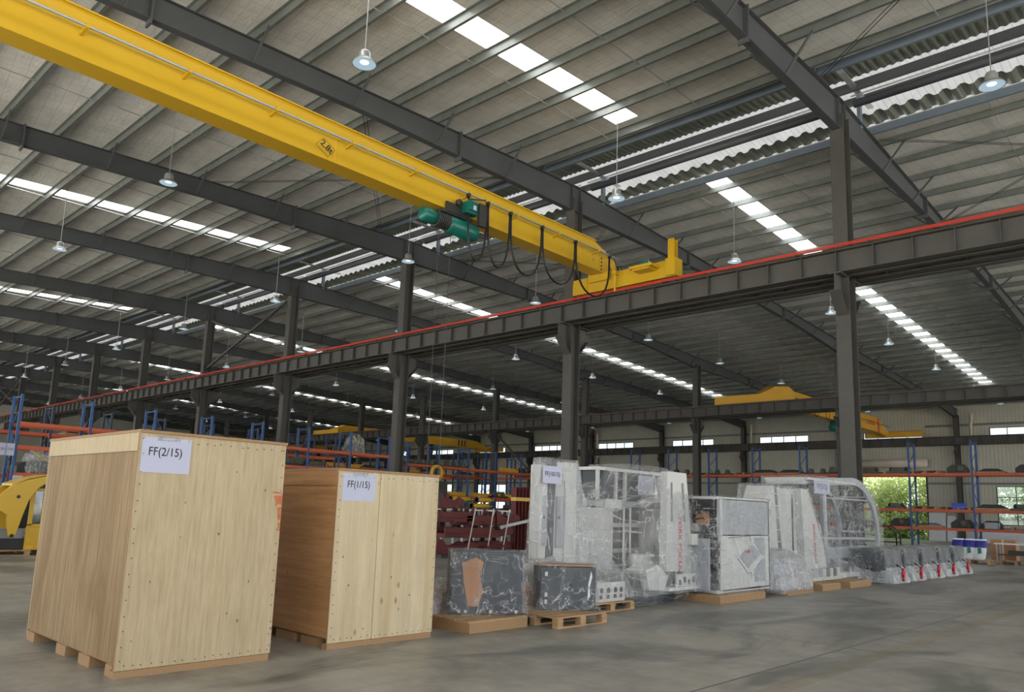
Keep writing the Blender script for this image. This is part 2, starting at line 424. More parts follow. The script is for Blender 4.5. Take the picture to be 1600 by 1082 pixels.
# roof insulation sheet, split so that the skylight strips stay open
SKX = [(-12.5, -11.72), (-31.05, -30.27), (-48.9, -48.1), (-66.9, -66.1), (-84.9, -84.1)]
NEAR = (-14.0, 18.2); FARR = (22.15, WY)
SKN = (-2.0, 17.3); SKF = (22.5, 61.0)
cm = MB()
def sheet(x0, x1, y0, y1, t=.06):
    z0, z1 = zroof(y0)+.24, zroof(y1)+.24
    cm.hexa([(x0,y0,z0),(x1,y0,z0),(x1,y1,z1),(x0,y1,z1),(x0,y0,z0+t),(x1,y0,z0+t),(x1,y1,z1+t),(x0,y1,z1+t)])
xs = 16.0
for (a, b) in SKX:
    for (y0, y1), (s0, s1) in ((NEAR, SKN), (FARR, SKF)):
        sheet(b, xs, y0, y1)
        sheet(a, b, y0, s0); sheet(a, b, s1, y1)
    xs = a
for (y0, y1) in (NEAR, FARR): sheet(XE, xs, y0, y1)
ceil = tag(cm.build('ceiling', 'foil'), 'quilted silver grey insulation under the low pitched hall roof', 'ceiling', kind='structure')
# skylight strips
for (a, b) in SKX:
    for s0, s1 in (SKN, SKF):
        z0, z1 = zroof(s0)+.27, zroof(s1)+.27
        MB().hexa([(a,s0,z0),(b,s0,z0),(b,s1,z1),(a,s1,z1),(a,s0,z0+.02),(b,s0,z0+.02),(b,s1,z1+.02),(a,s1,z1+.02)]).build('skylight_panel', 'skylight', ceil)
# purlins: Z sections running the length of the hall
PY = [18.2] + [17.65-1.42*k for k in range(18)] + [22.15, 22.98] + [22.98+1.42*k for k in range(1, 32)]
for y in PY:
    if y > WY-.3: continue
    z = zroof(y)+.01; sgn = 1 if y < D1 else -1
    curb = y in (18.2, 22.15)
    p = MB(); h = .22 if not curb else .26
    p.box(XE, 16, y-.006, y+.006, z, z+h); p.box(XE, 16, y, y+.07*sgn, z, z+.012) if sgn > 0 else p.box(XE, 16, y-.07, y, z, z+.012)
    p.box(XE, 16, min(y, y-.07*sgn), max(y, y-.07*sgn), z+h-.012, z+h)
    p.build('purlin', 'curb' if curb else 'purlin', ceil)
# sag rods between the purlins
for k, xf in enumerate(FR[:-1]):
    if xf < -60: break
    r = MB()
    for fx in (3.0, 6.0):
        for i in range(len(PY)-1):
            y0, y1 = PY[i], PY[i+1]
            if abs(y1-y0) > 1.6 or y1 > 60 or y0 > y1 and y0 == 18.2: continue
            r.tube([(xf-fx, y0, zroof(y0)+.08), (xf-fx-.06, y1, zroof(y1)+.17)], .016, 5)
    r.build('sag_rod', 'galv', ceil)

for x0 in (2, -16):
    tr_ = MB()
    for ya, yb in ((10.9, 18.1), (22.3, 29.5)):
        for d in (0, .12):
            tr_.tube([(x0-.2, ya+d, zroof(ya)-.05), (x0-8.8, yb+d, zroof(yb)-.05)], .010, 5); tr_.tube([(x0-.2, yb+d, zroof(yb)-.08), (x0-8.8, ya+d, zroof(ya)-.08)], .010, 5)
    tr_.build('tie_rod', 'ropes', ceil)
# roof monitor over the ridge: raised sheets, translucent on both sides of a dark pipe
def corr(x0, x1, ya, za, yb, zb, pitch=.22, amp=.035):
    mb = MB(); n = int((x1-x0)/pitch*4); pts = []
    for i in range(n+1):
        x = x0+(x1-x0)*i/n; ph = i % 4; d = amp if ph in (1, 2) else 0
        pts.append((x, ya, za+d)); pts.append((x, yb, zb+d))
    return mb.poly(pts, [(2*i, 2*i+2, 2*i+3, 2*i+1) for i in range(n)])
corr(XE, 16, 16.8, 13.70, 20.95, 13.92).build('monitor_sheet', 'deck', ceil)
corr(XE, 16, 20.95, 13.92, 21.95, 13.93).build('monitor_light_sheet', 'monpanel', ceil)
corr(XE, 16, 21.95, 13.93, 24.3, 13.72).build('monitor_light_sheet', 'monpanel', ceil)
for y, z, h in ((17.3, 13.5, .16), (21.03, 13.60, .26), (21.93, 13.66, .22), (24.1, 13.55, .16)):
    p = MB(); p.box(XE, 16, y-.01, y+.01, z, z+h); p.box(XE, 16, y, y+.09, z, z+.012); p.build('monitor_purlin', 'rafter', ceil)
# serrated end of the main roof sheet on the far curb
corr(XE, 16, 21.55, 13.00, 22.3, 12.99, .42, .09).build('roof_sheet_edge', 'deck', ceil)

# walls
FL_ = FL
def wall_y(name, y, x0, x1, z0, z1, holes, mat, label, th=.12):
    mb = MB(); xs = sorted({x0, x1, *[h[0] for h in holes], *[h[1] for h in holes]})
    for a, b in zip(xs[:-1], xs[1:]):
        zc = [(z0, z1)]
        for hx0, hx1, hz0, hz1 in holes:
            if hx0 <= a+1e-6 and hx1 >= b-1e-6:
                new = []
                for c, d in zc:
                    if hz0 > c: new.append((c, min(d, hz0)))
                    if hz1 < d: new.append((max(c, hz1), d))
                    if hz1 <= c or hz0 >= d: new.append((c, d)) if (c, d) not in new else None
                zc = [q for q in new if q[1]-q[0] > 1e-6]
        for c, d in zc: mb.box(a, b, y, y+th, c, d)
    return tag(mb.build(name, mat), label, 'wall', kind='structure')
HW = [(-13.8-9.4*k, -9.2-9.4*k, 8.30, 9.12) for k in range(10)]
LW = [(-13.6, -8.6, 1.72, 4.6)] + [(-13.6-9.4*k-.2, -8.9-9.4*k, 1.72, 4.6) for k in range(4, 10, 1)]
DOOR = (-24.3, -18.5, FL, 5.5)
wall_y('wall_back', WY, XE, 30, FL, 11.2, HW+LW+[DOOR], 'clad', 'cream corrugated back wall behind the racks')
tag(MB().box(XE-.1, XE, -30, WY, FL, 13).build('wall_left', 'cladY'), 'cream corrugated end wall at the far left of the hall', 'wall', kind='structure')
for i, (a, b, c, d) in enumerate(HW+LW):
    w_ = MB(); nb = 4; t_ = .05
    for k in range(nb+1):
        x = a+(b-a)*k/nb; w_.box(x-t_/2, x+t_/2, WY-.02, WY+.08, c, d)
    for z in ([c, d] if d-c < 1 else [c, c+(d-c)*.42, c+(d-c)*.72, d]): w_.box(a, b, WY-.02, WY+.08, z-t_/2, z+t_/2)
    wo = tag(w_.build('window_%d' % (i+1), 'darkblue'), None, None, kind='structure')
    MB().box(a, b, WY+.03, WY+.04, c, d).build('pane', 'glass', wo)
# door surround, roller shutter drum over the open door
dm = MB(); a, b, c, d = DOOR
dm.box(a-.12, a, WY-.06, WY+.1, FL, d); dm.box(b, b+.12, WY-.06, WY+.1, FL, d); dm.box(a-.12, b+.12, WY-.06, WY+.1, d, d+.15)
door = tag(dm.build('door_1', 'steel'), None, None, kind='structure')
MB().tube([(a-.3, WY-.4, 6.45), (b+.3, WY-.4, 6.45)], .34, 14).build('shutter_drum', 'cream', door, True)
MB().tube([(a-.3, WY-.35, 5.75), (b+.3, WY-.35, 5.75)], .10, 10).build('guide_tube', 'cream', door, True)
# girts on the back wall
for i, z in enumerate((1.35, 4.75, 7.9, 9.35)):
    g = MB()
    g.box(XE, DOOR[0]-.15, WY-.16, WY-.14, z, z+.16); g.box(DOOR[1]+.15, 30, WY-.16, WY-.14, z, z+.16)
    g.box(XE, DOOR[0]-.15, WY-.14, WY, z, z+.02); g.box(DOOR[1]+.15, 30, WY-.14, WY, z, z+.02)
    tag(g.build('trim_%d' % (i+1), 'purlin'), None, None, kind='structure')
tag(MB().box(XE, DOOR[0]-.15, WY-.22, WY-.02, FL, 1.35).box(DOOR[1]+.15, 30, WY-.22, WY-.02, FL, 1.35).build('baseboard_back', 'bag'), None, None, kind='structure')

# ------------------------------------------------------------------ columns
def hcol(mb, x, y, z0, z1, bx=.36, dy=.45, tf=.025, tw=.02):
    mb.box(x-bx/2, x+bx/2, y-dy/2, y-dy/2+tf, z0, z1); mb.box(x-bx/2, x+bx/2, y+dy/2-tf, y+dy/2, z0, z1)
    mb.box(x-tw/2, x+tw/2, y-dy/2+tf, y+dy/2-tf, z0, z1)
def bracket(x, y, sy, z=7.78):
    b = MB(); y0 = y+.225*sy; y1 = y+.72*sy
    pts = [(y0, z-1.0), (y0, z-.02), (y1, z-.02), (y1, z-.45)]
    b.prism(pts, 'x', x-.012, x+.012)
    b.hexa([(x-.16, y0, z-.03), (x+.16, y0, z-.03), (x+.16, y1, z-.03), (x-.16, y1, z-.03)]+[(x-.16, y0, z), (x+.16, y0, z), (x+.16, y1, z), (x-.16, y1, z)])
    b.hexa([(x-.14, y0, z-1.02), (x+.14, y0, z-1.02), (x+.14, y1, z-.47), (x-.14, y1, z-.47), (x-.14, y0, z-1.0), (x+.14, y0, z-1.0), (x+.14, y1, z-.45), (x-.14, y1, z-.45)])
    return b
rows = ((D1, 'row under the roof ridge', 'ridge row steel columns', (1, -1)), (D2, 'middle row behind the ridge row', 'middle row steel columns', (1, -1)), (WY-.45, 'row against the back wall', 'back wall steel columns', (-1,)))
for (y, what, grp, sides) in rows:
    vis = [x for x in FR if x <= -7] if y < 60 else [x for x in FR if x <= -16]
    for x in FR:
        if x > 2: continue
        i = vis.index(x) if x in vis else None
        lab = 'dark grey steel H column, %s from the right in the %s' % (ORD[i], what) if i is not None else 'dark grey steel H column out of frame to the right in the %s' % what
        t = thing('steel_column', lab, 'column', (x, y, 0), 0, grp)
        c = MB(); zt = zroof(y)-.5; hcol(c, 0, 0, FL+.02, zt); 
        c.build('shaft', 'steel', t)
        MB().box(-.3, .3, -.35, .35, FL, FL+.025).build('base_plate', 'steel', t)
        for s_ in sides: bracket(0, 0, s_).build('runway_bracket', 'steel', t)

# ------------------------------------------------------------------ rafters
def rdepth(y):
    d = .60 if y < D1 else .50
    if abs(y-D1) < 9: d += (.32 if y < D1 else .42)*(1-abs(y-D1)/9)
    if abs(y-D2) < 6: d += .22*(1-abs(y-D2)/6)
    if y > WY-6: d += .25*(1-(WY-y)/6)
    return d
for k, x in enumerate(FR):
    if x > 2: continue
    vis = [q for q in FR if q <= -7]
    lab = 'long dark tapered roof rafter, %s from the right' % ORD[vis.index(x)] if x in vis and vis.index(x) < len(ORD) else 'dark tapered roof rafter above the camera at the right edge'
    t = thing('roof_rafter', lab, 'rafter', (x, D1, 11.9), 0, 'dark steel roof rafters')
    ys = [-14, -4.2, 10.8, D1, 28.8, 38, D2, 49.8, WY-6, WY]
    web = MB(); fl = MB()
    top = [(y-D1, zroof(y)-11.9) for y in ys]; bot = [(y-D1, zroof(y)-rdepth(y)-11.9) for y in ys]
    for i in range(len(ys)-1):
        web.prism([bot[i], bot[i+1], top[i+1], top[i]], 'x', -.008, .008)
        for line, dz in ((top, -.016), (bot, 0)):
            (ya, za), (yb, zb) = line[i], line[i+1]
            fl.hexa([(-.11, ya, za+dz), (.11, ya, za+dz), (.11, yb, zb+dz), (-.11, yb, zb+dz), (-.11, ya, za+dz+.016), (.11, ya, za+dz+.016), (.11, yb, zb+dz+.016), (-.11, yb, zb+dz+.016)])
    web.f += [tuple(i+len(web.v) for i in f) for f in fl.f]; web.v += fl.v
    # stiffeners over the ridge column
    for dy in (-.22, .22): web.box(-.1, .1, dy-.01, dy+.01, zroof(D1)-rdepth(D1+dy)-11.9, zroof(D1)-11.92)
    web.build('web_and_flanges', 'rafter', t)
    for y in (5.4, 14.3, 27.3, 36.5, 51):
        MB().box(-.13, .13, y-D1-.025, y-D1+.025, zroof(y)-rdepth(y)-12.02, zroof(y)-11.86).build('splice_plate', 'rafter', t)
    if x > -80:
        for j, y in enumerate(PY):
            if y > 58 or y < 0 or y in (18.2, 22.15) or j % 2: continue
            for s_ in (-1, 1):
                zb = zroof(y)-rdepth(y)-11.9
                MB().bar((.09*s_, y-D1, zb+.03), (.75*s_, y-D1, zroof(y)+.06-11.9), .05, .05).build('flange_brace', 'rafter', t)

# ------------------------------------------------------------------ ridge pipe + monitor frames
for i, x in enumerate([q for q in FR if q <= 2]):
    t = tag(MB().tube([(x-.15, 20.55, 12.92), (x-8.85, 20.55, 12.92)], .11, 12).build('ridge_pipe', 'rafter', None, True), 'round dark pipe strut along the ridge between the %s and next rafter from the right' % ORD[i], 'pipe', 'ridge pipe struts')
    MB().tube([(x-.15, 20.3, 13.03), (x-8.85, 20.3, 13.03)], .022, 6).build('conduit', 'galv', t)
    f = thing('monitor_frame', 'grey steel vent frame standing on the ridge above the %s rafter from the right' % ORD[i], 'roof vent frame', (x, D1, 12.7), 0, 'ridge vent frames')
    MB().box(-.05, .05, 1.55, 1.70, -.1, 1.0).build('post', 'curb', f)
    MB().box(-.05, .05, -1.75, -1.62, .1, 1.0).build('post', 'curb', f)
    MB().bar((0, -2.2, .92), (0, .3, 1.02), .16, .05).bar((0, .3, 1.02), (0, 2.6, .95), .16, .05).build('cap_channel', 'galv', f)

# ------------------------------------------------------------------ crane runways
def runway(y, name_row, ztop=8.38, zbot=7.80, red=False, x0=XE+2, x1=8, label='', side=-1):
    t = thing('runway_beam', label, 'crane runway beam', (0, y, 0))
    b = MB(); b.box(x0, x1, y-.16, y+.16, ztop-.02, ztop); b.box(x0, x1, y-.14, y+.14, zbot, zbot+.02); b.box(x0, x1, y-.008, y+.008, zbot, ztop)
    b.xf(Matrix.Translation((0, -y, 0)))
    b.build('plate_girder', 'steel', t)
    st = MB(); n = 0
    x = 2.0
    while x > x0:
        st.box(x-.01, x+.01, -.13, .13, zbot+.04, ztop-.02); x -= .9
    tag(st.build('web_stiffeners', 'steel', t), None, None, kind='stuff')
    MB().box(x0, x1, -.035, .035, ztop, ztop+.09).box(x0, x1, -.06, .06, ztop, ztop+.015).build('crane_rail', 'rail', t)
    # edge beam and walkway channel behind the girder
    MB().box(x0, x1, .30, .32, zbot-.02, zbot+.26).box(x0, x1, .22, .40, zbot-.03, zbot-.015).build('surge_channel', 'steel', t)
    if red:
        r = MB()
        for q in range(3): r.box(x0, x1, -.28, -.26, ztop+.035+.028*q, ztop+.053+.028*q)
        r.build('conductor_rail', 'red', t)
        h = MB(); xx = 1.0
        while xx > -78: h.box(xx-.015, xx+.015, -.26, -.1, ztop+.0, ztop+.14); xx -= 1.8
        tag(h.build('rail_hangers', 'steel', t), None, None, kind='stuff')
    return t
runway(D1-.48, '', label='dark steel crane runway beam with red conductor rails in front, nearest runway', red=True)
runway(D1+.48, '', label='dark steel crane runway beam on the far side of the ridge columns')
runway(D2-.48, '', label='dark steel crane runway beam on the near side of the middle columns')
runway(D2+.48, '', label='dark steel crane runway beam on the far side of the middle columns')
runway(WY-1.15, '', label='dark steel crane runway beam along the cream back wall')

# ------------------------------------------------------------------ high bay lamps
def make_lamp():
    t = thing('high_bay_lamp', '', 'lamp')
    MB().tube([(0, 0, .22), (0, 0, 2.45)], .012, 6).build('rod', 'galv', t)
    MB().lathe([(0.02, .26), (.09, .25), (.12, .20), (.125, .10), (.15, .06), (.05, .05)], n=20).build('housing', 'galv', t, True)
    MB().lathe([(.13, .08), (.18, .05), (.235, -.02), (.245, -.03), (.235, -.035), (.17, .03), (.12, .07)], n=24).build('shade', 'galv', t, True)
    MB().lathe([(.001, .012), (.1, .01), (.232, -.028)], n=24).build('lens', 'lamp', t, True)
    MB().lathe([(.001, .0), (.09, .004), (.1, .02)], n=20).build('light_core', 'lampcore', t, True)
    return t
lamp0 = make_lamp(); first = True
LROWS = [(8.05, 'first row beside the yellow crane'), (16.55, 'row just in front of the ridge'), (23.4, 'row just behind the ridge'), (31.9, 'near row of the middle bay'),
         (39.2, 'far row of the middle bay'), (47.2, 'row just past the middle columns'), (55.7, 'second row past the middle columns'), (63.0, 'row nearest the back wall')]
for (y, what) in LROWS:
    for k in range(1 if y < 30 and y > 10 else 0, 10):
        x = -2.9-9*k
        if y < 10 and k < 1: continue
        if y > 10: x = -2.9-9*(k if y < 20 else k)
        o = lamp0 if first else copy_tree(lamp0); first = False
        o.location = W(x, y, 10.2); s = (zroof(y)+.235-10.2-.22)/2.23
        for ch in o.children:
            if ch.name.startswith('rod'): ch.scale = (1, 1, s); ch.location.z = .22*(1-s)*CAM_SCALE
        tag(o, 'round high bay lamp, %s from right, %s' % (ORD[k], what), 'lamp', 'high bay lamps, '+what)
o = copy_tree(lamp0); o.location = W(-2.9, 16.55, 10.2); tag(o, 'round high bay lamp hanging at the upper right edge of the photo', 'lamp', 'high bay lamps, row just in front of the ridge')

# ================================================================== yellow overhead crane
CX = -14.42                                     # girder centre line
cr = thing('overhead_crane', 'bright yellow single girder overhead crane marked 2.8t spanning the near bay', 'crane', (CX, D1-.48, 8.47))
def rel(mb, o=(CX, D1-.48, 8.47)): return mb.xf(Matrix.Translation((-o[0], -o[1], -o[2])))
ZB, ZT, YE = 9.15, 10.08, 18.6
g = MB()
g.box(CX-.225, CX+.225, -4.0, YE, ZB, ZT-.03)                                            # box girder
g.hexa([(CX-.225, YE, ZB), (CX+.225, YE, ZB), (CX+.225, 19.75, ZB-.02), (CX-.225, 19.75, ZB-.02), (CX-.225, YE, ZT-.03), (CX+.225, YE, ZT-.03), (CX+.225, 19.75, 9.62), (CX-.225, 19.75, 9.62)])
g.box(CX-.30, CX+.27, -4.0, YE+.05, ZT-.03, ZT)                                       # top flange
g.box(CX-.28, CX+.235, -4.0, 19.3, ZB-.02, ZB)
g.box(CX-.06, CX+.06, -4.0, YE, ZT, ZT+.11); g.box(CX-.26, CX-.2, -4, YE, ZT, ZT+.2)
rel(g).build('box_girder', 'yellow', cr)
m_ = MB()
for y, n in ((8.98, 1), (17.9, 1), (.5, 1)):                                               # panel joints on the web
    m_.box(CX+.225, CX+.232, y, y+.03, ZB+.05, ZB+.55); m_.bar((CX+.23, y+.015, ZB+.55), (CX+.23, y+.35, ZB+.66), .02)
rel(m_).build('web_joint_strip', 'yellow_old', cr)
cdt = MB(); cdt.tube([(CX+.44, y, 9.66) for y in (-3.5, 5, 12, 19.6)], .028, 8); rel(cdt).build('festoon_rail', 'galv', cr, True)
for y in (1.9, 3.73, 5.55, 7.40, 9.30, 11.16, 12.95, 14.8, 16.6, 18.5):
    rel(MB().bar((CX+.22, y-.03, 9.58), (CX+.47, y, 9.64), .05, .05).box(CX+.40, CX+.48, y-.03, y+.03, 9.62, 9.71)).build('rail_bracket', 'yellow', cr)
# end truck on the runway rail
et = MB()
et.box(-15.5, -11.6, 19.20, 19.50, 8.60, 9.12); 
et.prism([(-15.5, 8.60), (-15.5, 8.98), (-14.9, 9.12), (-14.9, 8.6)], 'y', 19.18, 19.2)
et.box(-14.8, -14.0, 19.1, 19.62, 8.9, 9.2)
rel(et).build('end_truck', 'yellow', cr)
rel(MB().box(-11.95, -11.62, 19.12, 19.55, 8.62, 9.15).box(-11.92, -11.70, 19.22, 19.24, 9.15, 9.78).box(-11.92, -11.70, 19.40, 19.42, 9.15, 9.78).box(-11.82, -11.80, 19.24, 19.4, 9.15, 9.78)).build('buffer_post', 'yellow', cr)
rel(MB().box(-13.0, -12.2, 18.75, 19.2, 8.92, 9.0).box(-12.9, -12.3, 18.8, 19.2, 8.86, 8.92)).build('motor_shelf', 'yellow', cr)
rel(MB().tube([(-12.75, 19.0, 9.06), (-12.45, 19.0, 9.1)], .09, 12)).build('travel_motor', 'green', cr, True)
rel(MB().tube([(-13.72, 19.05, 9.1), (-13.72, 19.05, 8.42)], .035, 8).box(-13.77, -13.66, 18.98, 19.2, 8.98, 9.1)).build('collector_arm', 'yellow', cr)
for x in (-15.1, -12.1):
    rel(MB().lathe([(.001, -.06), (.13, -.06), (.13, .06), (.001, .06)], (x, 19.34, 8.60), 20, 'y')).build('wheel', 'castdark', cr, True)
rel(MB().box(CX-.2, CX+.1, 19.0, 19.35, 9.62, 9.95).prism([(CX-.2, 9.95), (CX+.1, 9.95), (CX-.05, 10.05)], 'y', 19.0, 19.35)).build('control_box', 'ltgrey', cr)
# bolted end plate
bp_ = MB()
for z in (9.2, 9.32, 9.44, 9.56):
    bp_.lathe([(.001, .02), (.03, .02), (.03, 0)], (CX+.235, 18.95, z), 8, 'x')
rel(bp_).build('bolt_row', 'castdark', cr)
rel(MB().box(CX+.225, CX+.236, 18.85, 19.08, 9.12, 9.66)).build('end_plate', 'yellow', cr)
# festoon cable loops
def sagcurve(p, q, zl, n=14, skew=.5):
    pts = []
    for i in range(n+1):
        t = i/n; y = p[1]+(q[1]-p[1])*(.5-.5*cos(pi*t)) ; k = sin(pi*t)**.62
        zt = p[2]+(q[2]-p[2])*t
        pts.append((p[0]+(q[0]-p[0])*t, y, zt-(zt-zl)*k))
    return pts
FT = [12.9, 13.62, 14.5, 15.83, 17.36, 19.1]; FB = [7.92, 7.96, 8.02, 8.12, 8.14]
for i in range(5):
    for dx in (0, .035):
        rel(MB().tube(sagcurve((CX+.44+dx, FT[i]+.02, 9.60), (CX+.44+dx, FT[i+1]-.02, 9.60), FB[i]), .016, 6)).build('festoon_cable', 'black', cr, True)
for y in FT:
    rel(MB().box(CX+.40, CX+.52, y-.03, y+.03, 9.56, 9.65)).build('cable_trolley', 'castdark', cr)
rel(MB().tube(sagcurve((CX+.44, 19.12, 9.60), (CX+.3, 19.75, 9.5), 9.15), .016, 6).tube([(CX+.5, 19.3, 9.55), (CX+.5, 19.45, 9.25), (CX+.5, 19.6, 9.0), (CX+.5, 19.75, 9.1), (CX+.5, 19.7, 9.35), (CX+.5, 19.5, 9.4), (CX+.5, 19.5, 9.1)], .014, 6)).build('festoon_cable', 'black', cr, True)
# load plate 2.8t
sg = MB(); sp_ = [(8.681, 9.605), (8.492, 9.381), (8.812, 9.203), (8.99, 9.42)]
sg.prism(sp_, 'x', CX+.226, CX+.232); sign = rel(sg).build('load_plate', 'yellow', cr)
ol = MB()
for i in range(4):
    a_, b_ = sp_[i], sp_[(i+1) % 4]; ol.bar((CX+.234, a_[0], a_[1]), (CX+.234, b_[0], b_[1]), .008, .004, (1, 0, 0))
rel(ol).build('plate_border', 'castdark', sign)
ang = math.atan2(9.203-9.381, 8.812-8.492)
def facex(angle): return (Matrix(((0,0,1),(1,0,0),(0,1,0))).to_4x4() @ Matrix.Rotation(angle, 4, 'Z')).to_euler()
tx = text('2.8t', .215, 'ink', sign, (CX+.236-CX, 8.765-(D1-.48), 9.42-8.47), facex(ang), 'lettering', .004)
tx2 = text('- - - - - - -', .06, 'ink', sign, (CX+.236-CX, 8.69-(D1-.48), 9.315-8.47), facex(ang), 'small_lettering')
text('X', .12, 'ink', cr, (.23, 18.55-(D1-.48), 9.42-8.47), FACEX, 'mark')

# hoist hanging on the girder's lower flange
ho = thing('electric_hoist', 'green electric wire rope hoist with grey ropes hanging under the yellow crane girder', 'hoist', (CX, 12.6, 8.8))
HO = (CX, 12.6, 8.8)
hx = CX+.12
rel(MB().lathe([(.001, 11.65), (.15, 11.65), (.19, 11.72), (.19, 12.0), (.17, 12.02), (.17, 12.1), (.001, 12.1)], (hx, 0, 8.82), 20, 'y'), HO).build('motor', 'green', ho, True)
fins = MB()
for k in range(7): fins.lathe([(.16, 12.1+.06*k), (.215, 12.1+.06*k), (.215, 12.13+.06*k), (.16, 12.13+.06*k)], (hx, 0, 8.82), 20, 'y')
rel(fins, HO).build('cooling_ribs', 'castdark', ho, True)
rel(MB().lathe([(.001, 12.5), (.2, 12.5), (.23, 12.56), (.23, 13.0), (.25, 13.02), (.25, 13.42), (.20, 13.5), (.001, 13.5)], (hx, 0, 8.80), 22, 'y'), HO).build('rope_drum', 'green', ho, True)
rel(MB().box(CX-.30, CX+.30, 12.2, 13.2, 9.0, 9.1).box(CX-.32, CX-.27, 12.3, 13.1, 9.05, 9.4).box(CX+.27, CX+.32, 12.3, 13.1, 9.05, 9.3), HO).build('trolley_frame', 'castdark', ho)
rel(MB().box(CX+.3, CX+.52, 12.82, 13.22, 9.12, 9.42).box(CX+.3, CX+.56, 12.86, 13.18, 9.2, 9.46), HO).build('gearbox', 'green', ho, False, .02)
rel(MB().lathe([(.001, -.04), (.09, -.04), (.09, .04), (.001, .04)], (CX+.36, 12.68, 9.36), 16, 'x'), HO).build('trolley_wheel', 'castdark', ho, True)
rel(MB().box(CX+.5, CX+.6, 13.2, 13.45, 8.85, 9.45).bar((CX+.45, 12.9, 9.5), (CX+.55, 13.45, 9.62), .03), HO).build('control_bracket', 'castdark', ho)
rel(MB().box(CX+.565, CX+.575, 13.0, 13.1, 9.22, 9.34), HO).build('rating_label', 'paper', ho)
for y in (12.36, 12.76):
    rel(MB().tube([(CX, y, 8.7), (CX, y, 1.9)], .008, 5), HO).build('wire_rope', 'ropes', ho)
rel(MB().box(CX-.08, CX+.08, 12.3, 12.82, 1.75, 1.95).tube([(CX, 12.56, 1.75), (CX, 12.56, 1.6), (CX, 12.66, 1.48), (CX, 12.56, 1.38), (CX, 12.47, 1.47)], .03, 8), HO).build('hook_block', 'castdark', ho)

scale_about_cam(False)
# ================================================================== plywood shipping crates
def crate(name_label, x0, x1, y0, y1, zt, right_mat, left_mat, band_mat, code, lab, runners, seam=None, bottomband=False):
    t = thing('shipping_crate', name_label, 'crate', ((x0+x1)/2, (y0+y1)/2, 0)); O_ = ((x0+x1)/2, (y0+y1)/2, 0)
    zb = .12; th = .018
    def part(mb, n, mt, p=t, **k): return rel(mb, O_).build(n, mt, p, **k)
    # panel facing +X
    rp = part(MB().box(x1-th, x1, y0-.01, y1, .065, zt-.03), 'side_panel', right_mat)
    part(MB().box(x0, x0+th, y0, y1, .065, zt-.03), 'side_panel', right_mat)
    lp = part(MB().box(x0+th, x1-th, y0, y0+th, zb, zt-.03), 'end_panel', left_mat)
    part(MB().box(x0+th, x1-th, y1-th, y1, zb, zt-.03), 'end_panel', left_mat)
    part(MB().box(x0+th, x1-th, y0-.012, y0, zt-.20, zt-.03), 'top_batten', band_mat)
    if bottomband: part(MB().box(x0+th, x1-th, y0-.012, y0, zb, zb+.34), 'bottom_batten', band_mat)
    part(MB().box(x0-.01, x1+.012, y0-.015, y1+.01, zt-.03, zt), 'lid', 'plyedge')
    part(MB().box(x0, x1-th, y0+.02, y1, zb-.02, zb), 'base_board', 'plyedge')
    for a, b in runners: part(MB().box(a, b, y0+.0, y1, 0, zb-.02), 'runner', 'plyedge')
    part(MB().box(x1-.10, x1+.008, y0-.012, y1-.02, 0, .063), 'edge_runner', 'plyedge')
    part(MB().box(x1-.012, x1+.004, y0-.018, y0-.012, .05, zt-.04), 'corner_edge', 'plyedge')
    if seam:
        sm = MB()
        for y in seam: sm.box(x1, x1+.0015, y-.004, y+.004, .07, zt-.03)
        part(sm, 'panel_seam', 'plyedge')
    nl = MB(); random.seed(code and len(code)+int(y0*10))
    for k in range(16):
        z = .12+(zt-.22)*k/15
        for yy in (y0+.03, y1-.03): nl.lathe([(.001, .004), (.006, .004), (.006, 0)], (x1, yy+random.uniform(-.008, .008), z+random.uniform(-.03, .03)), 6, 'x')
        yy = y0+.05+(y1-y0-.1)*k/15
        for zz in (.1, zt-.09): nl.lathe([(.001, .004), (.006, .004), (.006, 0)], (x1, yy+random.uniform(-.03, .03), zz+random.uniform(-.01, .01)), 6, 'x')
    tag(part(nl, 'nail_heads', 'castdark'), kind='stuff')
    ly0, ly1, lz0, lz1 = lab
    pp = part(MB().box(x1+.002, x1+.004, ly0, ly1, lz0, lz1), 'paper_label', 'paper')
    text(code, .112, 'ink', pp, (x1+.0045-O_[0], (ly0+ly1)/2-.01-O_[1], (lz0+lz1)/2+.03), FACEX, 'lettering', .0008, .86)
    tp = MB(); tp.box(x1+.0042, x1+.0048, (ly0+ly1)/2-.1, (ly0+ly1)/2+.12, lz1-.03, lz1+.02)
    part(tp, 'sticky_tape', 'film_clear', pp)
    return t
c1 = crate('large plywood shipping crate labelled FF(2/15) standing nearest the camera', -10.0, -7.42, 2.87, 4.38, 2.225, 'ply_pale', 'ply_warm', 'ply_pale', 'FF(2/15)', (2.885, 3.35, 1.83, 2.16),
      [(-9.98, -9.72), (-9.0, -8.72), (-8.35, -8.05), (-7.66, -7.50)])
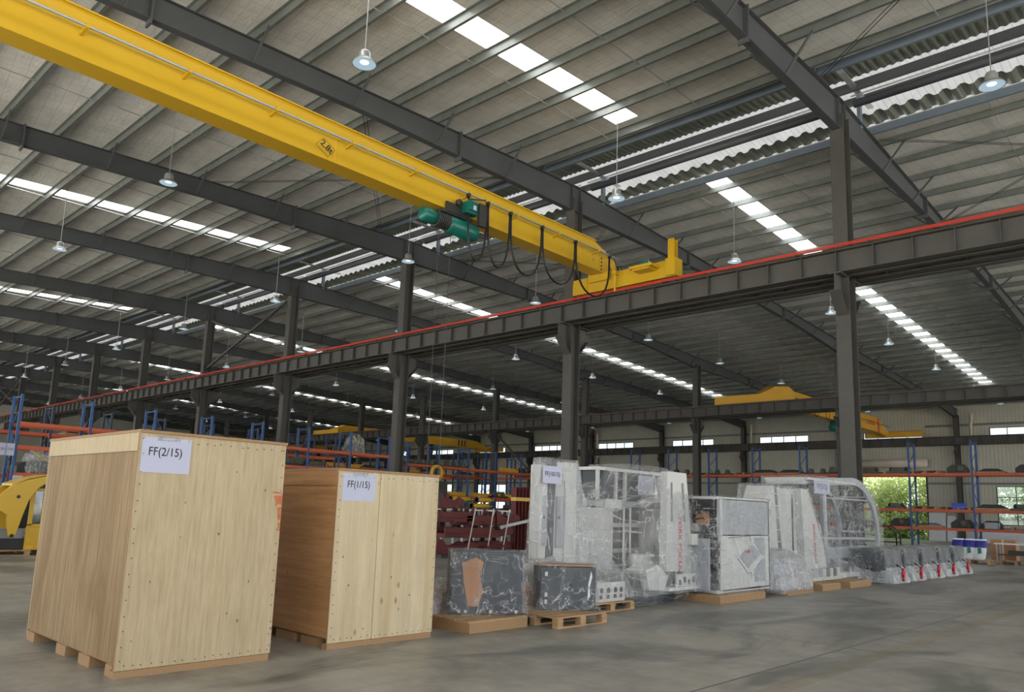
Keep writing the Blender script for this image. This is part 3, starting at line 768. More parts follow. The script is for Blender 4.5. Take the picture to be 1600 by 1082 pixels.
# torn orange tape scraps on the crate edge
ot = MB()
for q in ([(4.24, 1.70), (4.30, 1.705), (4.375, 1.69), (4.375, 1.68), (4.28, 1.69)], [(4.28, 1.66), (4.375, 1.67), (4.375, 1.56), (4.34, 1.58), (4.31, 1.55), (4.30, 1.61)],
          [(4.33, 1.54), (4.375, 1.55), (4.375, 1.42), (4.35, 1.40), (4.34, 1.47)], [(4.35, 1.38), (4.375, 1.39), (4.375, 1.30), (4.36, 1.29)]):
    ot.prism(q, 'x', -7.419, -7.416)
tag(rel(ot, (-8.71, 3.625, 0)).build('torn_orange_tape', M['tape'], c1), kind='stuff')
c2 = crate('plywood shipping crate labelled FF(1/15) beside the larger crate', -9.9, -7.53, 5.15, 6.67, 2.01, 'ply_knot', 'ply_red', 'ply_red', 'FF(1/15)', (5.20, 5.67, 1.64, 1.955),
      [(-9.88, -9.62), (-9.05, -8.85), (-8.62, -8.22), (-8.08, -7.72)], seam=(5.74,), bottomband=True)

# ================================================================== pallets
def pallet(label, x0, x1, y0, y1, h=.14, solid=False, mat='pallet'):
    t = thing('wooden_pallet', label, 'pallet', ((x0+x1)/2, (y0+y1)/2, 0)); O_ = ((x0+x1)/2, (y0+y1)/2, 0)
    n = 5
    tp = MB()
    for k in range(n):
        a = x0+(x1-x0)*k/n; tp.box(a+.01, a+(x1-x0)/n-.02, y0, y1, h-.02, h)
    tag(rel(tp, O_).build('top_boards', mat, t), kind=None)
    if solid:
        rel(MB().box(x0, x1, y0, y1, 0, h-.02), O_).build('edge_block', 'plyedge', t)
    else:
        for x in (x0+.05, (x0+x1)/2, x1-.05):
            for y in (y0+.06, (y0+y1)/2, y1-.06): rel(MB().box(x-.05, x+.05, y-.06, y+.06, .02, h-.02), O_).build('block', mat, t)
        for x in (x0+.05, (x0+x1)/2, x1-.05): rel(MB().box(x-.05, x+.05, y0, y1, 0, .02), O_).build('bottom_board', mat, t)
    return t

# ================================================================== stretch film
def ringpts(r, n):
    """resample a closed polygon (list of (x,y)) to n points by arc length"""
    L = [0]; k = len(r)
    for i in range(k):
        a, b = r[i], r[(i+1) % k]; L.append(L[-1]+math.hypot(b[0]-a[0], b[1]-a[1]))
    out = []
    for j in range(n):
        s_ = L[-1]*j/n; i = 0
        while L[i+1] < s_ - 1e-9: i += 1
        a, b = r[i], r[(i+1) % k]; t = (s_-L[i])/max(1e-9, L[i+1]-L[i]); out.append((a[0]+(b[0]-a[0])*t, a[1]+(b[1]-a[1])*t))
    return out
def rect(x0, x1, y0, y1, c=.05):
    return [(x0, y0+c), (x0+c, y0), (x1-c, y0), (x1, y0+c), (x1, y1-c), (x1-c, y1), (x0+c, y1), (x0, y1-c)]
def film(levels, parent, org, name='stretch_film', mat='film', n=96, m=30, amp=.03, fold=.03, seed=0, top=True, ragged=.0):
    """levels: list of (z, polygon); loft downwards with gathered vertical folds"""
    R = [(z, ringpts(p, n)) for z, p in levels]; mb = MB(); zs = [r[0] for r in R]
    tot = 0; rows = []
    for i in range(len(R)-1):
        k = max(2, int(m*abs(zs[i+1]-zs[i])/max(.01, abs(zs[-1]-zs[0]))))
        for j in range(k): rows.append((i, j/k))
    rows.append((len(R)-2, 1.0))
    for ri, (i, t) in enumerate(rows):
        z = zs[i]+(zs[i+1]-zs[i])*t; u = ri/(len(rows)-1)
        A, B = R[i][1], R[i+1][1]
        cx_ = sum(p[0] for p in A)/n; cy_ = sum(p[1] for p in A)/n
        for j in range(n):
            x = A[j][0]+(B[j][0]-A[j][0])*t; y = A[j][1]+(B[j][1]-A[j][1])*t
            dx, dy = x-cx_, y-cy_; d = math.hypot(dx, dy) or 1
            f = noise.noise(Vector((x*2.2+seed, y*2.2, z*2.2)))*amp + noise.noise(Vector((x*9+seed, y*9, z*1.6)))*fold*(.35+.9*u)
            zz = z + noise.noise(Vector((x*4+seed, y*4, 5)))*(.015+ragged*u)
            mb.v.append((x+dx/d*f, y+dy/d*f, max(zz, .004)))
    k = len(rows)
    for i in range(k-1):
        for j in range(n):
            a = i*n+j; c = i*n+(j+1) % n; mb.f.append((a, c, c+n, a+n))
    if top:
        b = len(mb.v); A = R[0][1]; cx_ = sum(p[0] for p in A)/n; cy_ = sum(p[1] for p in A)/n
        for q in (.72, .4):
            for j in range(n):
                x = cx_+(A[j][0]-cx_)*q; y = cy_+(A[j][1]-cy_)*q
                mb.v.append((x, y, zs[0]+noise.noise(Vector((x*3+seed, y*3, 2)))*amp*.8-.01))
        for j in range(n):
            c = (j+1) % n; mb.f.append((j, c, b+c, b+j)); mb.f.append((b+j, b+c, b+n+c, b+n+j))
        mb.v.append((cx_, cy_, zs[0])); e = len(mb.v)-1
        for j in range(n): mb.f.append((b+n+j, b+n+(j+1) % n, e))
    return rel(mb, org).build(name, mat, parent, True)

def paper_tag(parent, org, x, y0, y1, z0, z1, code, size):
    pp = rel(MB().box(x, x+.004, y0, y1, z0, z1), org).build('paper_label', 'paper', parent)
    text(code, size, 'ink', pp, (x+.0048-org[0], (y0+y1)/2-org[1], (z0+z1)/2+.01-org[2]), FACEX, 'lettering', .0015)

# ---- wrapped slate panels box on pallet, just right of the crates (P1)
def rotbox(mb, cx, cy, w, d, z0, z1, a): return mb.cbox((cx, cy, (z0+z1)/2), (w, d, z1-z0), a)
pallet('pale timber pallet right of the FF(1/15) crate, under a film wrapped dark box', -8.75, -7.42, 7.22, 8.34, .15, True)
A1 = radians(54)   # its long face turns towards the camera
t = thing('counterweight_box', 'dark slate box in torn film with cardboard tucked in, beside the FF(1/15) crate', 'wrapped box', (-7.93, 7.98, .15)); O_ = (-7.93, 7.98, .15)
ux = Vector((cos(A1), sin(A1), 0))
bx = MB().cbox((0, 0, .44), (1.02, .42, .84), A1); bx.build('box_body', 'slate', t, bevel=.02)
nx = Vector((sin(A1), -cos(A1), 0))
def onface(u, z, off=.0): return Vector((0,0,0))+ux*u+nx*(.21+off)+Vector((0,0,z))
def facepanel(parent, us, zs_, off, th, name, mat):
    mb = MB(); P = [onface(us[i], zs_[i], off) for i in range(len(us))]; Q = [onface(us[i], zs_[i], off+th) for i in range(len(us))]; n = len(us)
    mb.poly(P+Q, [tuple(range(n))[::-1], tuple(range(n, 2*n))]+[(i, (i+1) % n, (i+1) % n+n, i+n) for i in range(n)]); return mb.build(name, mat, parent)
facepanel(t, [-.36, -.17, -.06, -.10, -.06, -.12, -.26, -.33], [.70, .78, .72, .52, .30, .12, .12, .45], .004, .006, 'cardboard_sheet', 'card')
for u in (-.38, -.29, .06, .42): facepanel(t, [u-.02, u+.02, u+.02, u-.02], [.03, .03, .07, .07], .004, .01, 'white_foot', 'ltgrey')
def rotrect(w, d, a, c=.04, dx=0, dy=0):
    P = rect(-w/2, w/2, -d/2, d/2, c); return [(x*cos(a)-y*sin(a)+dx, x*sin(a)+y*cos(a)+dy) for x, y in P]
film([(.885, rotrect(1.05, .46, A1)), (.55, rotrect(1.06, .47, A1)), (.12, rotrect(1.10, .52, A1)), (-.02, rotrect(1.22, .70, A1, .1)), (-.12, rotrect(1.34, .86, A1, .1))], t, (0, 0, 0), 'stretch_film', 'film_marble', 110, 34, .012, .045, 3, True, .05)
t2_ = thing('film_bundle', 'crumpled heap of clear film over a low pallet load behind the slate box', 'film bundle', (-8.9, 7.4, 0))
MB().box(-.55, .55, -.45, .45, .15, .42).build('load', 'card', t2_)
MB().box(-.6, .6, -.5, .5, 0, .14).build('timber_base', 'plyedge', t2_)
film([(.62, rect(-.5, .5, -.4, .4, .15)), (.4, rect(-.66, .62, -.52, .5, .15)), (.12, rect(-.75, .66, -.62, .6, .15)), (.02, rect(-.8, .7, -.68, .6, .15))], t2_, (0, 0, 0), 'stretch_film', 'film_thick', 90, 18, .12, .07, 9)

# ---- P2: slate box on a light pallet in front of the mast
pallet('open timber pallet in front of the FF(10/15) mast, under a small slate box', -7.95, -7.02, 8.52, 9.66, .15)
A2 = radians(54)
t = thing('small_slate_box', 'small slate grey box in clear film in front of the FF(10/15) mast', 'wrapped box', (-7.62, 9.38, .15))
ux = Vector((cos(A2), sin(A2), 0)); nx = Vector((sin(A2), -cos(A2), 0))
MB().cbox((0, 0, .32), (.86, .46, .62), A2).build('box_body', 'slate', t, bevel=.012)
MB().cbox((0, 0, .655), (.84, .44, .015), A2).build('cardboard_lid', 'card', t)
facepanel(t, [.30, .34, .33, .37, .35, .31], [.15, .22, .34, .5, .58, .4], .02, .006, 'torn_paper', 'bag')
for z in (.1, .2, .5): facepanel(t, [-.36, -.32, -.32, -.36], [z, z, z+.06, z+.06], .023, .01, 'bolt_plate', 'ltgrey')
film([(.68, rotrect(.90, .50, A2)), (.35, rotrect(.90, .50, A2)), (.05, rotrect(.98, .58, A2)), (-.06, rotrect(1.2, .8, A2, .1, -.05, -.03)), (-.12, rotrect(1.3, .9, A2, .1, -.08, -.03))], t, (0, 0, 0), 'stretch_film', 'film_marble', 96, 26, .012, .04, 21)
t = thing('padded_armrest_unit', 'white padded part in film lying on the low load left of the small slate box', 'machine part', (-8.45, 9.05, .0))
MB().box(-.45, .45, -.45, .55, .0, .40).build('load', 'card', t)
MB().tube([(-.3, -.2, .52), (0, .1, .6), (.2, .5, .72), (.25, .75, .80)], .09, 12, radii=[.08, .1, .12, .1]).build('padded_arm', 'ltgrey', t, True)
MB().tube([(0, -.1, .40), (0, -.1, .52)], .03, 8).build('stem', 'ltgrey', t)
film([(.86, rect(-.25, .35, .2, .85, .15)), (.62, rect(-.5, .5, -.4, .9, .15)), (.2, rect(-.6, .58, -.56, .8, .15)), (.02, rect(-.7, .7, -.7, .75, .15))], t, (0, 0, 0), 'stretch_film', 'film', 90, 20, .08, .05, 31)

# ---- mast FF(10/15)
OM = (-8.6, 9.9, 0)
pallet('timber pallet under the right foot of the FF(10/15) mast', -8.6, -7.75, 10.2, 11.45, .14)
t = thing('forklift_mast', 'tall light grey forklift mast in film labelled FF(10/15) with black centre channel', 'forklift mast', OM)
def P_(mb, n, mt, **k): return rel(mb, OM).build(n, mt, t, **k)
P_(MB().box(-8.42, -8.2, 9.43, 9.50, .30, 2.34), 'mast_rail', 'ltgrey', bevel=.015)
P_(MB().box(-8.42, -8.2, 10.08, 10.38, .30, 2.42), 'mast_rail', 'ltgrey', bevel=.015)
P_(MB().box(-8.4, -8.24, 9.50, 9.66, .55, 2.2), 'cover_panel', 'ltgrey', bevel=.006)
P_(MB().box(-8.4, -8.24, 9.84, 10.08, .55, 2.2), 'cover_panel', 'ltgrey', bevel=.006)
P_(MB().box(-8.38, -8.205, 9.48, 9.63, 1.05, 1.85), 'access_plate', 'midgrey', bevel=.006)
P_(MB().box(-8.38, -8.205, 9.87, 10.04, 1.02, 1.85), 'access_plate', 'midgrey', bevel=.006)
P_(MB().prism([(9.62, .5), (9.80, .5), (9.86, 2.2), (9.68, 2.2)], 'x', -8.42, -8.235), 'centre_channel', 'black')
P_(MB().box(-8.42, -8.21, 9.45, 10.1, 2.10, 2.30), 'head_plate', 'ltgrey', bevel=.01)
for y in (9.55, 9.92): P_(MB().lathe([(.001, .01), (.022, .01), (.022, 0)], (-8.205, y, 1.5), 12, 'x'), 'bolt_hole', 'ink')
P_(MB().box(-8.6, -7.85, 9.45, 11.3, .14, .34), 'foot_frame', 'ltgrey', bevel=.01)
P_(MB().box(-7.86, -7.84, 10.5, 11.3, .16, .46).box(-8.4, -7.86, 10.5, 11.3, .34, .42), 'connector_bracket', 'ltgrey', bevel=.01)
for y in (10.62, 10.82, 11.02, 11.18): P_(MB().lathe([(.001, .01), (.045, .01), (.045, 0)], (-7.84, y, .33), 14, 'x').box(-7.84, -7.83, y-.05, y+.02, .20, .26), 'connector', 'castdark')
P_(MB().box(-8.55, -8.1, 9.5, 10.1, 0, .32), 'base_block', 'midgrey')
paper_tag(t, OM, -8.10, 9.37, 9.84, 2.04, 2.32, 'FF(10/15)', .10)
film([(2.46, rect(-8.46, -8.14, 9.42, 10.42, .12)), (2.2, rect(-8.47, -8.13, 9.40, 10.48, .1)), (1.5, rect(-8.48, -8.1, 9.38, 10.72, .1)), (.9, rect(-8.5, -8.0, 9.34, 11.1, .1)), (.55, rect(-8.55, -7.85, 9.3, 11.45, .1)), (.2, rect(-8.6, -7.78, 9.3, 11.6, .15))],
     t, OM, 'stretch_film', 'film', 140, 44, .03, .05, 41)

# ---- forklift body with FORK FOCUS plate
OF = (-8.6, 12.1, 0)
t = thing('forklift_operator_console', 'white framed forklift body in film with red FORK FOCUS plate at its right', 'forklift body', OF)
def P_(mb, n, mt, **k):
    if n in BODY: mb.v = [((p[0]+9.5)*.8-9.3, 11.78+(p[1]-10.75)*1.16, p[2]) for p in mb.v]
    return rel(mb, OF).build(n, mt, t, **k)
BODY = ('back_panel', 'left_cabinet', 'right_cabinet', 'dark_recess', 'cross_bar', 'worktop', 'switch_box', 'padded_armrest', 'dark_compartment', 'frame_post', 'roof_frame', 'white_tube', 'hose', 'round_gauge', 'white_cylinder')
P_(MB().box(-9.5, -9.42, 10.75, 12.6, .6, 2.45), 'back_panel', 'midgrey')
P_(MB().box(-9.45, -8.75, 10.75, 11.05, .5, 1.7), 'left_cabinet', 'ltgrey', bevel=.01)
P_(MB().box(-9.45, -8.65, 12.05, 12.6, .5, 1.72), 'right_cabinet', 'ltgrey', bevel=.01)
P_(MB().box(-9.4, -9.0, 11.05, 12.05, .9, 1.7), 'dark_recess', 'castdark')
P_(MB().box(-9.42, -8.9, 11.0, 12.1, 1.34, 1.42).box(-9.42, -8.9, 11.0, 12.1, .86, .94), 'cross_bar', 'ltgrey')
P_(MB().box(-9.35, -8.75, 10.72, 12.65, 1.72, 1.84), 'worktop', 'midgrey', bevel=.02)
P_(MB().box(-8.95, -8.55, 10.8, 11.1, 1.68, 1.86), 'switch_box', 'ltgrey', bevel=.02)
P_(MB().tube([(-8.7, 11.75, 1.78), (-8.62, 12.0, 1.86), (-8.55, 12.3, 1.90), (-8.5, 12.62, 1.88)], .09, 12), 'padded_armrest', 'ltgrey', smooth=True)
P_(MB().box(-9.4, -8.9, 10.78, 11.2, 1.86, 2.40), 'dark_compartment', 'slate')
P_(MB().box(-9.4, -8.9, 11.55, 12.1, 1.86, 2.40), 'dark_compartment', 'slate')
for y in (10.74, 11.24, 11.5, 12.6): P_(MB().box(-8.92, -8.86, y-.03, y+.03, 1.84, 2.44), 'frame_post', 'ltgrey')
P_(MB().box(-9.45, -8.84, 10.7, 12.64, 2.40, 2.46), 'roof_frame', 'ltgrey')
for y in (11.1, 11.28, 11.95, 12.2): P_(MB().tube([(-8.5, y, .45), (-8.52, y+.02, 1.72)], .022, 10), 'white_tube', 'ltgrey', smooth=True)
for k in range(5): P_(MB().tube([(-8.98, 11.45+.07*k, 1.68), (-8.96, 11.43+.07*k, 1.5), (-8.97, 11.4+.1*k, 1.3)], .014, 6), 'hose', 'black', smooth=True)
for y in (11.28, 11.75): P_(MB().lathe([(.10, 0), (.13, .01), (.13, .05), (.10, .06)], (-8.98, y, 1.15), 18, 'x'), 'round_gauge', 'black', smooth=True)
P_(MB().tube([(-8.4, 11.2, .75), (-8.35, 11.7, .72), (-8.3, 12.4, .62)], .13, 14), 'white_cylinder', 'ltgrey', smooth=True)
P_(MB().box(-9.2, -7.9, 11.6, 13.3, .30, .56), 'lower_body', 'castdark')
P_(MB().prism([(11.9, .28), (12.4, .24), (12.55, .5), (12.2, .72), (11.8, .62)], 'x', -8.2, -7.75), 'curved_cover', 'ltgrey', bevel=.02)
P_(MB().box(-9.2, -8.1, 11.6, 13.3, .02, .30), 'under_block', 'slate')
# front plate with two slots
pl = MB(); X0, X1 = -8.05, -7.9
yl = lambda z: 12.70+(.04)*(z-.3)/2; yr = lambda z: 13.72-.28*(z-.3)/2
for z0, z1 in ((.30, 1.48), (2.22, 2.42)):
    pl.prism([(yl(z0), z0), (yr(z0), z0), (yr(z1), z1), (yl(z1), z1)], 'x', X0, X1)
for a0, a1 in ((0, .16), (.26, .70), (.82, 1)):
    zz0, zz1 = 1.48, 2.22
    f0 = lambda a, z: yl(z)+(yr(z)-yl(z))*a
    pl.prism([(f0(a0, zz0), zz0), (f0(a1, zz0), zz0), (f0(a1, zz1), zz1), (f0(a0, zz1), zz1)], 'x', X0, X1)
P_(pl, 'front_plate', 'ltgrey')
fp = t.children[-1]
lt = text('FORK FOCUS', .155, 'redink', fp, (X1+.004-OF[0], 13.18-OF[1], 1.06), facex(-pi/2), 'lettering', .004, 1.1)
P_(MB().box(-8.3, -7.70, 12.45, 13.9, .24, .30), 'base_plate', 'ltgrey')
P_(MB().box(-7.80, -7.76, 12.85, 13.85, .30, .52), 'connector_strip', 'ltgrey')
for k, y in enumerate((12.95, 13.12, 13.28, 13.45, 13.6, 13.74)): P_(MB().box(-7.76, -7.745, y-.04, y+.03, .33+.03*(k % 2), .42+.05*(k % 2)), 'connector', 'castdark')
rel(MB().box(-8.70, -8.696, 12.95, 13.5, 1.98, 2.36), OF).build('paper_label', 'paper', t)
film([(2.52, rect(-9.3, -8.2, 12.0, 13.2, .12)), (2.42, rect(-9.32, -8.0, 11.95, 13.5, .12)), (1.8, rect(-9.33, -7.84, 11.6, 13.6, .1)), (1.0, rect(-9.33, -7.82, 11.5, 13.75, .1)), (.5, rect(-9.3, -7.7, 11.5, 13.95, .1)), (.2, rect(-9.3, -7.66, 11.5, 13.98, .15))],
     t, OF, 'stretch_film', 'film', 150, 44, .03, .05, 51)
film([(.32, rect(-9.3, -7.9, 11.2, 13.5, .15)), (.15, rect(-9.35, -7.75, 11.3, 13.45, .2)), (.02, rect(-9.3, -7.8, 11.5, 13.3, .2))], t, OF, 'under_film', 'film_clear', 110, 12, .05, .06, 57, False)

# ---- tall control cabinet
pallet('solid timber pallet under the tall white control cabinet', -8.5, -7.25, 13.52, 15.42, .14, True)
OC = (-8.1, 14.7, .14)
t = thing('control_cabinet', 'tall light grey control cabinet in film with diamond pattern door, on timber pallet', 'control cabinet', OC)
def P_(mb, n, mt, p=None, **k): return rel(mb, OC).build(n, mt, p or t, **k)
P_(MB().box(-8.4, -7.42, 13.72, 16.0, .16, .22).box(-8.4, -7.42, 13.72, 16.0, 1.94, 1.99).box(-8.4, -8.36, 13.72, 16.0, .2, 1.96).box(-8.4, -7.42, 15.96, 16.0, .2, 1.96), 'cabinet_body', 'ltgrey')
P_(MB().box(-7.46, -7.42, 13.80, 16.0, 1.26, 1.96), 'upper_panel', 'midgrey', bevel=.004)
dr = P_(MB().box(-7.48, -7.42, 13.92, 16.0, .18, 1.24), 'door', 'ltgrey', bevel=.006)
fr_ = -7.42
P_(MB().prism([(14.62, .84), (15.02, .60), (15.16, .68), (15.58, .88), (15.2, 1.06)], 'x', fr_, fr_+.008), 'diamond_recess', 'midgrey', dr)
P_(MB().prism([(15.30, 1.20), (15.78, 1.20), (15.78, .84), (15.66, .84), (15.30, 1.10)], 'x', fr_, fr_+.008), 'door_recess', 'midgrey', dr)
P_(MB().prism([(15.28, .32), (15.78, .32), (15.78, .78), (15.62, .76), (15.28, .56)], 'x', fr_, fr_+.008), 'door_recess', 'midgrey', dr)
gv = MB()
for a, b in (((14.2, 1.20), (15.10, 1.24)), ((15.10, 1.24), (15.14, 1.12)), ((14.55, .80), (15.0, .50)), ((15.0, .50), (15.16, .50)), ((15.16, .5), (15.16, .38))): gv.bar((fr_+.003, *a), (fr_+.003, *b), .012, .006, (1, 0, 0))
P_(gv, 'door_groove', 'castdark', dr)
tx_ = text('\u2248\u2248', .14, 'redink', dr, (fr_+.011-OC[0], 14.98-OC[1], .93-OC[2]), FACEX, 'red_logo', .004, 1.3)
P_(MB().box(-8.4, -7.46, 13.74, 13.78, .2, .22), 'sill', 'ltgrey')
sh = MB()
for z in (.7, 1.0, 1.25, 1.5, 1.75): sh.box(-8.34, -7.6, 13.8, 15.6, z, z+.02)
P_(sh, 'shelf', 'midgrey')
random.seed(5)
cb = MB()
for k in range(26):
    x = random.uniform(-8.3, -7.8); z = random.uniform(.6, 1.8)
    cb.tube([(x, 13.82, z), (x+.1, 13.76, z+.05), (x+random.uniform(.1, .3), 13.78, z+random.uniform(-.15, .1)), (x+.3, 13.84, z-.1)], .012, 5)
tag(P_(cb, 'wiring', 'black'), kind='stuff')
for x, z in ((-8.2, 1.6), (-7.95, 1.3), (-8.2, 1.05)): P_(MB().box(x-.09, x+.09, 13.8, 13.95, z, z+.16), 'relay_box', 'ltgrey')
P_(MB().box(-7.9, -7.62, 13.79, 13.82, 1.45, 1.7), 'board', 'card')
P_(MB().box(-8.05, -7.52, 13.60, 13.66, .2, 1.18), 'side_plate', 'midgrey', bevel=.005)
P_(MB().box(-8.1, -7.75, 13.4, 13.6, 1.05, 1.26).tube([(-7.95, 13.5, .3), (-7.95, 13.5, 1.05)], .022, 8), 'white_handset', 'ltgrey', bevel=.02)
lm = MB()
for z in (.24, .42, .62, .86, 1.02): lm.box(-7.52, -7.42, 13.72, 13.86, z, z+.1)
P_(lm, 'hinge_latch', 'castdark')
P_(MB().box(-7.45, -7.4, 13.84, 13.9, .2, 1.96), 'door_post', 'ltgrey')
film([(2.02, rect(-8.44, -7.36, 13.66, 16.05, .06)), (1.3, rect(-8.45, -7.37, 13.64, 16.05, .05)), (.9, rect(-8.45, -7.36, 13.52, 16.05, .05)), (.2, rect(-8.45, -7.34, 13.5, 16.06, .05)), (.13, rect(-8.45, -7.34, 13.55, 16.06, .05))],
     t, OC, 'stretch_film', 'film_clear', 130, 30, .01, .02, 61)

# ---- wrapped lump
OL = (-7.9, 17.0, 0)
pallet('thin timber board base under the crumpled film lump beside the cabinet', -8.5, -7.2, 16.35, 17.75, .07, True)
t = thing('wrapped_motor_unit', 'waist high crumpled film bundle of machine parts beside the tall control cabinet', 'wrapped machine part', OL)
random.seed(8)
for k in range(9):
    x, y, z = random.uniform(-.35, .35), random.uniform(-.6, .5), random.uniform(.2, .62)
    MB().tube([(x, y, z), (x+random.uniform(-.3, .3), y+random.uniform(-.3, .3), z+random.uniform(-.1, .15))], random.uniform(.05, .11), 10).build('housing', random.choice(['ltgrey', 'midgrey', 'castdark', 'ltgrey']), t, True)
MB().box(-.45, .45, -.65, .65, .07, .3).build('base_block', 'midgrey', t)
MB().cbox((.3, -.1, .5), (.3, .5, .22), .5).build('white_pouch', 'paper', t)
film([(.93, rect(-.45, .38, -.75, .30, .18)), (.75, rect(-.6, .55, -.88, .75, .2)), (.45, rect(-.62, .60, -.9, 1.05, .2)), (.12, rect(-.6, .66, -.9, .95, .15)), (.03, rect(-.6, .64, -.8, .85, .15))], t, (0, 0, 0), 'stretch_film', 'film_thick', 110, 26, .07, .05, 71)

# ---- mast of 5/15 with second FORK FOCUS plate
OS = (-8.2, 19.0, 0)
pallet('short timber pallet left of two under the grey mast before the wrapped cab', -8.6, -7.18, 18.2, 19.3, .15, True)
pallet('short timber pallet under the front corner of the wrapped cab', -8.6, -7.12, 19.75, 21.2, .15, True)
t = thing('fork_mast_assembly', 'light grey mast in film with black slotted channel, left of the curved cab', 'forklift mast', OS)
def P_(mb, n, mt, **k): return rel(mb, OS).build(n, mt, t, **k)
P_(MB().prism([(17.0, .35), (17.15, 2.0), (17.38, 2.36), (17.55, 2.36), (17.78, .35)], 'x', -8.6, -8.0), 'mast_side', 'ltgrey')
P_(MB().prism([(17.8, .35), (17.56, 2.34), (17.80, 2.34), (18.12, .35)], 'x', -8.5, -8.05), 'black_channel', 'slate')
br = MB()
for k in range(7):
    z = .5+.28*k; br.box(-8.06, -8.04, 17.60+.2*(1-k/7), 17.95+.1*(1-k/7), z, z+.02)
P_(br, 'channel_bar', 'ltgrey')
P_(MB().prism([(18.12, .35), (17.82, 2.34), (18.95, 2.34), (19.1, .35)], 'x', -8.5, -8.12), 'mast_cover', 'ltgrey')
P_(MB().box(-8.12, -8.10, 18.78, 18.83, .5, 2.2), 'slot', 'ink')
P_(MB().prism([(19.15, .35), (18.95, 2.36), (19.35, 2.36), (20.3, .95), (20.5, .35)], 'x', -8.5, -7.95), 'front_plate', 'ltgrey')
fp = t.children[-1]
text('FORK FOCUS', .15, 'redink', fp, (-7.945-OS[0], 19.72-OS[1], 1.02), facex(-pi/2+.10), 'lettering', .004, 1.1)
P_(MB().box(-8.7, -7.6, 17.9, 20.5, .16, .24), 'base_plate', 'ltgrey')
for k in range(5): P_(MB().box(-7.62, -7.60, 19.4+.22*k, 19.5+.22*k, .26, .40).box(-7.7, -7.61, 19.35+.22*k, 19.55+.22*k, .24, .44), 'connector', 'castdark' if k % 2 else 'ltgrey')
P_(MB().box(-8.2, -7.65, 18.2, 19.2, .24, .42), 'foot_casting', 'midgrey', bevel=.02)
film([(2.40, rect(-8.66, -7.92, 16.95, 19.45, .1)), (2.1, rect(-8.68, -7.9, 16.93, 19.6, .1)), (1.2, rect(-8.7, -7.86, 16.95, 20.2, .1)), (.6, rect(-8.72, -7.6, 17.2, 20.6, .1)), (.18, rect(-8.75, -7.5, 17.7, 20.7, .1))], t, OS, 'stretch_film', 'film', 140, 36, .02, .05, 81)

# ---- wrapped cab with the curved clear front
OB = (-8.9, 22.3, 0)
t = thing('forklift_cab', 'clear film wrapped forklift cab with curved front and FF(5/15) label', 'forklift cab', OB)
def P_(mb, n, mt, **k): return rel(mb, OB).build(n, mt, t, **k)
def cabprof(n=14):
    pts = [(20.6, .95), (20.6, 2.62)]
    pts += [(22.7, 2.72)]
    for k in range(1, n+1):
        a = pi/2*(1-k/n*1.05); pts.append((22.7+2.0*cos(a), 1.15+1.57*sin(a)))
    pts.append((24.4, .72)); pts.append((23.9, .55))
    return pts
CP = cabprof()
for x in (-9.15, -8.05):
    mb = MB()
    for a, b in zip(CP[:-1], CP[1:]): mb.bar((x, *a), (x, *b), .20 if x > -9 else .16, .08, (1, 0, 0))
    P_(mb, 'side_frame', 'midgrey')
for y, z in ((20.6, 2.62), (22.7, 2.72), (24.0, 2.32), (24.68, 1.3), (23.9, .6)): P_(MB().bar((-9.15, y, z), (-8.05, y, z), .06, .06), 'cross_tube', 'midgrey')
P_(MB().box(-9.2, -8.0, 19.6, 22.9, 2.62, 2.68), 'roof_panel', 'ltgrey')
P_(MB().prism([(19.5, 2.5), (20.8, 2.6), (20.8, 2.68), (19.45, 2.66)], 'x', -9.1, -8.1), 'roof_visor', 'ltgrey')
P_(MB().bar((-8.05, 20.65, .9), (-8.05, 20.65, 2.5), .06, .1, (1, 0, 0)), 'door_post', 'ltgrey')
P_(MB().bar((-9.1, 22.6, .9), (-8.1, 22.6, 2.5), .03, .03), 'inner_strut', 'midgrey')
P_(MB().box(-9.15, -9.10, 20.7, 22.4, .95, 2.2), 'rear_panel', 'midgrey')
P_(MB().box(-8.95, -8.5, 20.9, 21.5, .9, 1.3).box(-8.95, -8.85, 20.85, 21.05, 1.2, 2.0), 'seat', 'slate', bevel=.04)
P_(MB().bar((-8.08, 20.7, 2.2), (-8.08, 24.0, 2.22), .05, .04).bar((-8.08, 20.7, 1.15), (-8.08, 24.4, 1.12), .05, .06), 'waist_rail', 'midgrey')
P_(MB().box(-9.15, -8.0, 20.6, 23.9, .62, .92), 'cab_floor', 'midgrey', bevel=.03)
P_(MB().box(-9.1, -7.9, 20.9, 23.6, .28, .62), 'dark_undercarriage', 'castdark')
P_(MB().tube([(-8.0, 21.4, .55), (-7.95, 22.2, .5), (-7.9, 23.2, .36)], .06, 10).tube([(-8.0, 22.4, .8), (-7.95, 23.1, .55)], .05, 10), 'hydraulic_pipe', 'ltgrey', smooth=True)
P_(MB().box(-9.0, -7.7, 20.7, 22.6, .16, .28), 'chassis_rail', 'ltgrey')
# mirror
P_(MB().lathe([(.001, -.04), (.10, -.02), (.12, .02), (.08, .06), (.001, .07)], (-8.2, 24.15, 2.25), 14, 'y'), 'mirror', 'castdark', smooth=True)
paper_tag(t, OB, -7.95, 19.78, 20.82, 2.28, 2.62, 'FF(5/15)', .20)
